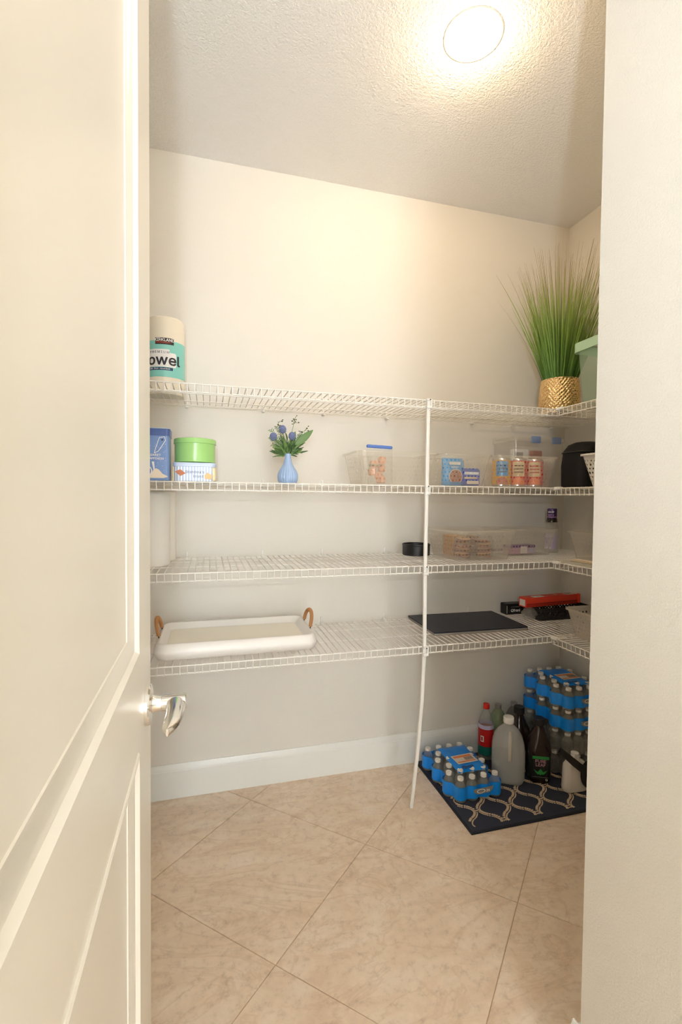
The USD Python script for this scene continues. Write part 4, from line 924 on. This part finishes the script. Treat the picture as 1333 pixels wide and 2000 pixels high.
# gallon jug
jg = thing('gallon_jug', 'translucent gallon jug with white cap, half full', 'jug', (1.345, 1.895, ZM), -32)
JS = [(.110, .110, .03, 0), (.132, .132, .042, .006), (.144, .144, .048, .022), (.146, .146, .048, .080), (.145, .145, .048, .145), (.138, .138, .052, .175), (.120, .120, .052, .205), (.092, .092, .042, .228), (.062, .062, .030, .243), (.046, .046, .022, .250), (.042, .042, .0209, .256), (.042, .042, .0209, .262)]
part('body', rloft(JS, seg=8), 'milk_jug', jg, smooth=60)
part('water', rloft([(.104, .104, .03, .003), (.128, .128, .04, .008), (.140, .140, .046, .024), (.142, .142, .046, .104)], seg=8), 'jug_water', jg, smooth=40)
part('cap', lathe([(0, .262), (.0235, .262), (.0245, .265), (.0240, .286), (.022, .289), (0, .289)], 36), 'cap_white', jg)
ph = np.linspace(0, 1, 12)
part('handle', tube(np.stack([.004 + 0 * ph, -.040 - .038 * np.sin(ph * PI * .5), .236 - .115 * ph], 1), .0085, 10), 'frost_white', jg)
# tea bottles
def tea(loc, rz, lab):
    t = thing('tea_bottle', lab, 'bottle', loc, rz)
    part('body', rloft([(.078, .078, .02, 0), (.094, .094, .028, .006), (.100, .100, .030, .02), (.100, .100, .030, .135), (.104, .104, .034, .145), (.102, .102, .036, .160), (.086, .086, .036, .190), (.060, .060, .028, .222), (.044, .044, .0215, .240), (.040, .040, .0199, .248), (.040, .040, .0199, .256)], seg=8), 'tea_dark', t, smooth=50)
    part('cap', lathe([(0, .256), (.0245, .256), (.0255, .259), (.0250, .284), (.023, .287), (0, .287)], 36), 'black_plastic', t)
    lb = part('label', rloft([(.1008, .1008, .030, .024), (.1008, .1008, .030, .132)], seg=8, cap0=False, cap1=False), 'tea_label', t)
    fy = -.0506
    part('green_band', T(flat_front(sbox(-.036, .117, .036, .130)), 0, fy, 0), 'tea_green', lb, smooth=False)
    part('lettering', T(text_front('PURE', .0135, bold=True), 0, fy, .101), 'tea_pink', lb, smooth=False); part('lettering', T(text_front('LEAF', .0135, bold=True), 0, fy, .084), 'tea_pink', lb, smooth=False)
    lf = unary_union([Polygon([(0, .048), (-.030, .070), (-.022, .056), (-.012, .046)]), Polygon([(0, .048), (.030, .070), (.022, .056), (.012, .046)]), Polygon([(-.012, .058), (0, .074), (.012, .058), (0, .042)])])
    part('leaf_print', T(flat_front(lf), 0, fy, 0), 'tea_green', lb, smooth=False)
    part('printed_line', T(flat_front(sbox(-.036, .034, .034, .0352)), 0, fy, 0), 'label_grey', lb, smooth=False); part('kosher_mark', T(flat_front(Point(.026, .024).buffer(.005).difference(Point(.026, .024).buffer(.003))), 0, fy, 0), 'label_white', lb, smooth=False)
tea((1.478, 1.855, ZM), -25, 'dark tea bottle with green leaf label, in front')
tea((1.463, 1.980, ZM), -80, 'dark tea bottle behind the one with the leaf label')
# white jug with black sprayer hose
wj = thing('white_jug', 'white plastic jug with black strap and trigger beside the tea bottle', 'jug', (1.578, 1.738, ZM), -4)
part('body', rloft([(.100, .040, .018, 0), (.112, .050, .022, .006), (.116, .054, .024, .02), (.112, .052, .024, .06), (.108, .050, .022, .10), (.104, .046, .02, .118), (.08, .036, .016, .134), (.036, .030, .014, .142), (.030, .028, .0135, .150)], seg=6), 'jug_white', wj, smooth=50)
part('cap', lathe([(0, .150), (.0165, .150), (.0165, .170), (0, .172)], 24), 'cap_white', wj)
hp = np.array([(-.085, -.012, .196), (-.06, -.026, .172), (-.03, -.034, .146), (0, -.037, .122), (.028, -.037, .108), (.05, -.037, .102)])
rings = []
for k, p in enumerate(hp):
    w = [.010, .013, .015, .015, .014, .012][k]; rings.append([(p[0] + dx, p[1] + dy, p[2] + dz) for dx, dy, dz in ((-w * .4, -.004, -w), (w * .4, -.004, w), (w * .4, .004, w), (-w * .4, .004, -w))])
m = loft(rings); m.fix_normals(); part('strap', m, 'black_plastic', wj, label='black strap')
tg = Point(0, 0).buffer(.052).intersection(sbox(-.052, -.06, .06, .06)); tg = affinity.scale(tg, .62, 1.12).difference(affinity.scale(Point(.014, -.012).buffer(.020), .8, 1.1))
part('trigger', T(flat_front(tg, .010), .040, -.030, .086), 'black_plastic', wj, smooth=False, label='black trigger grip')
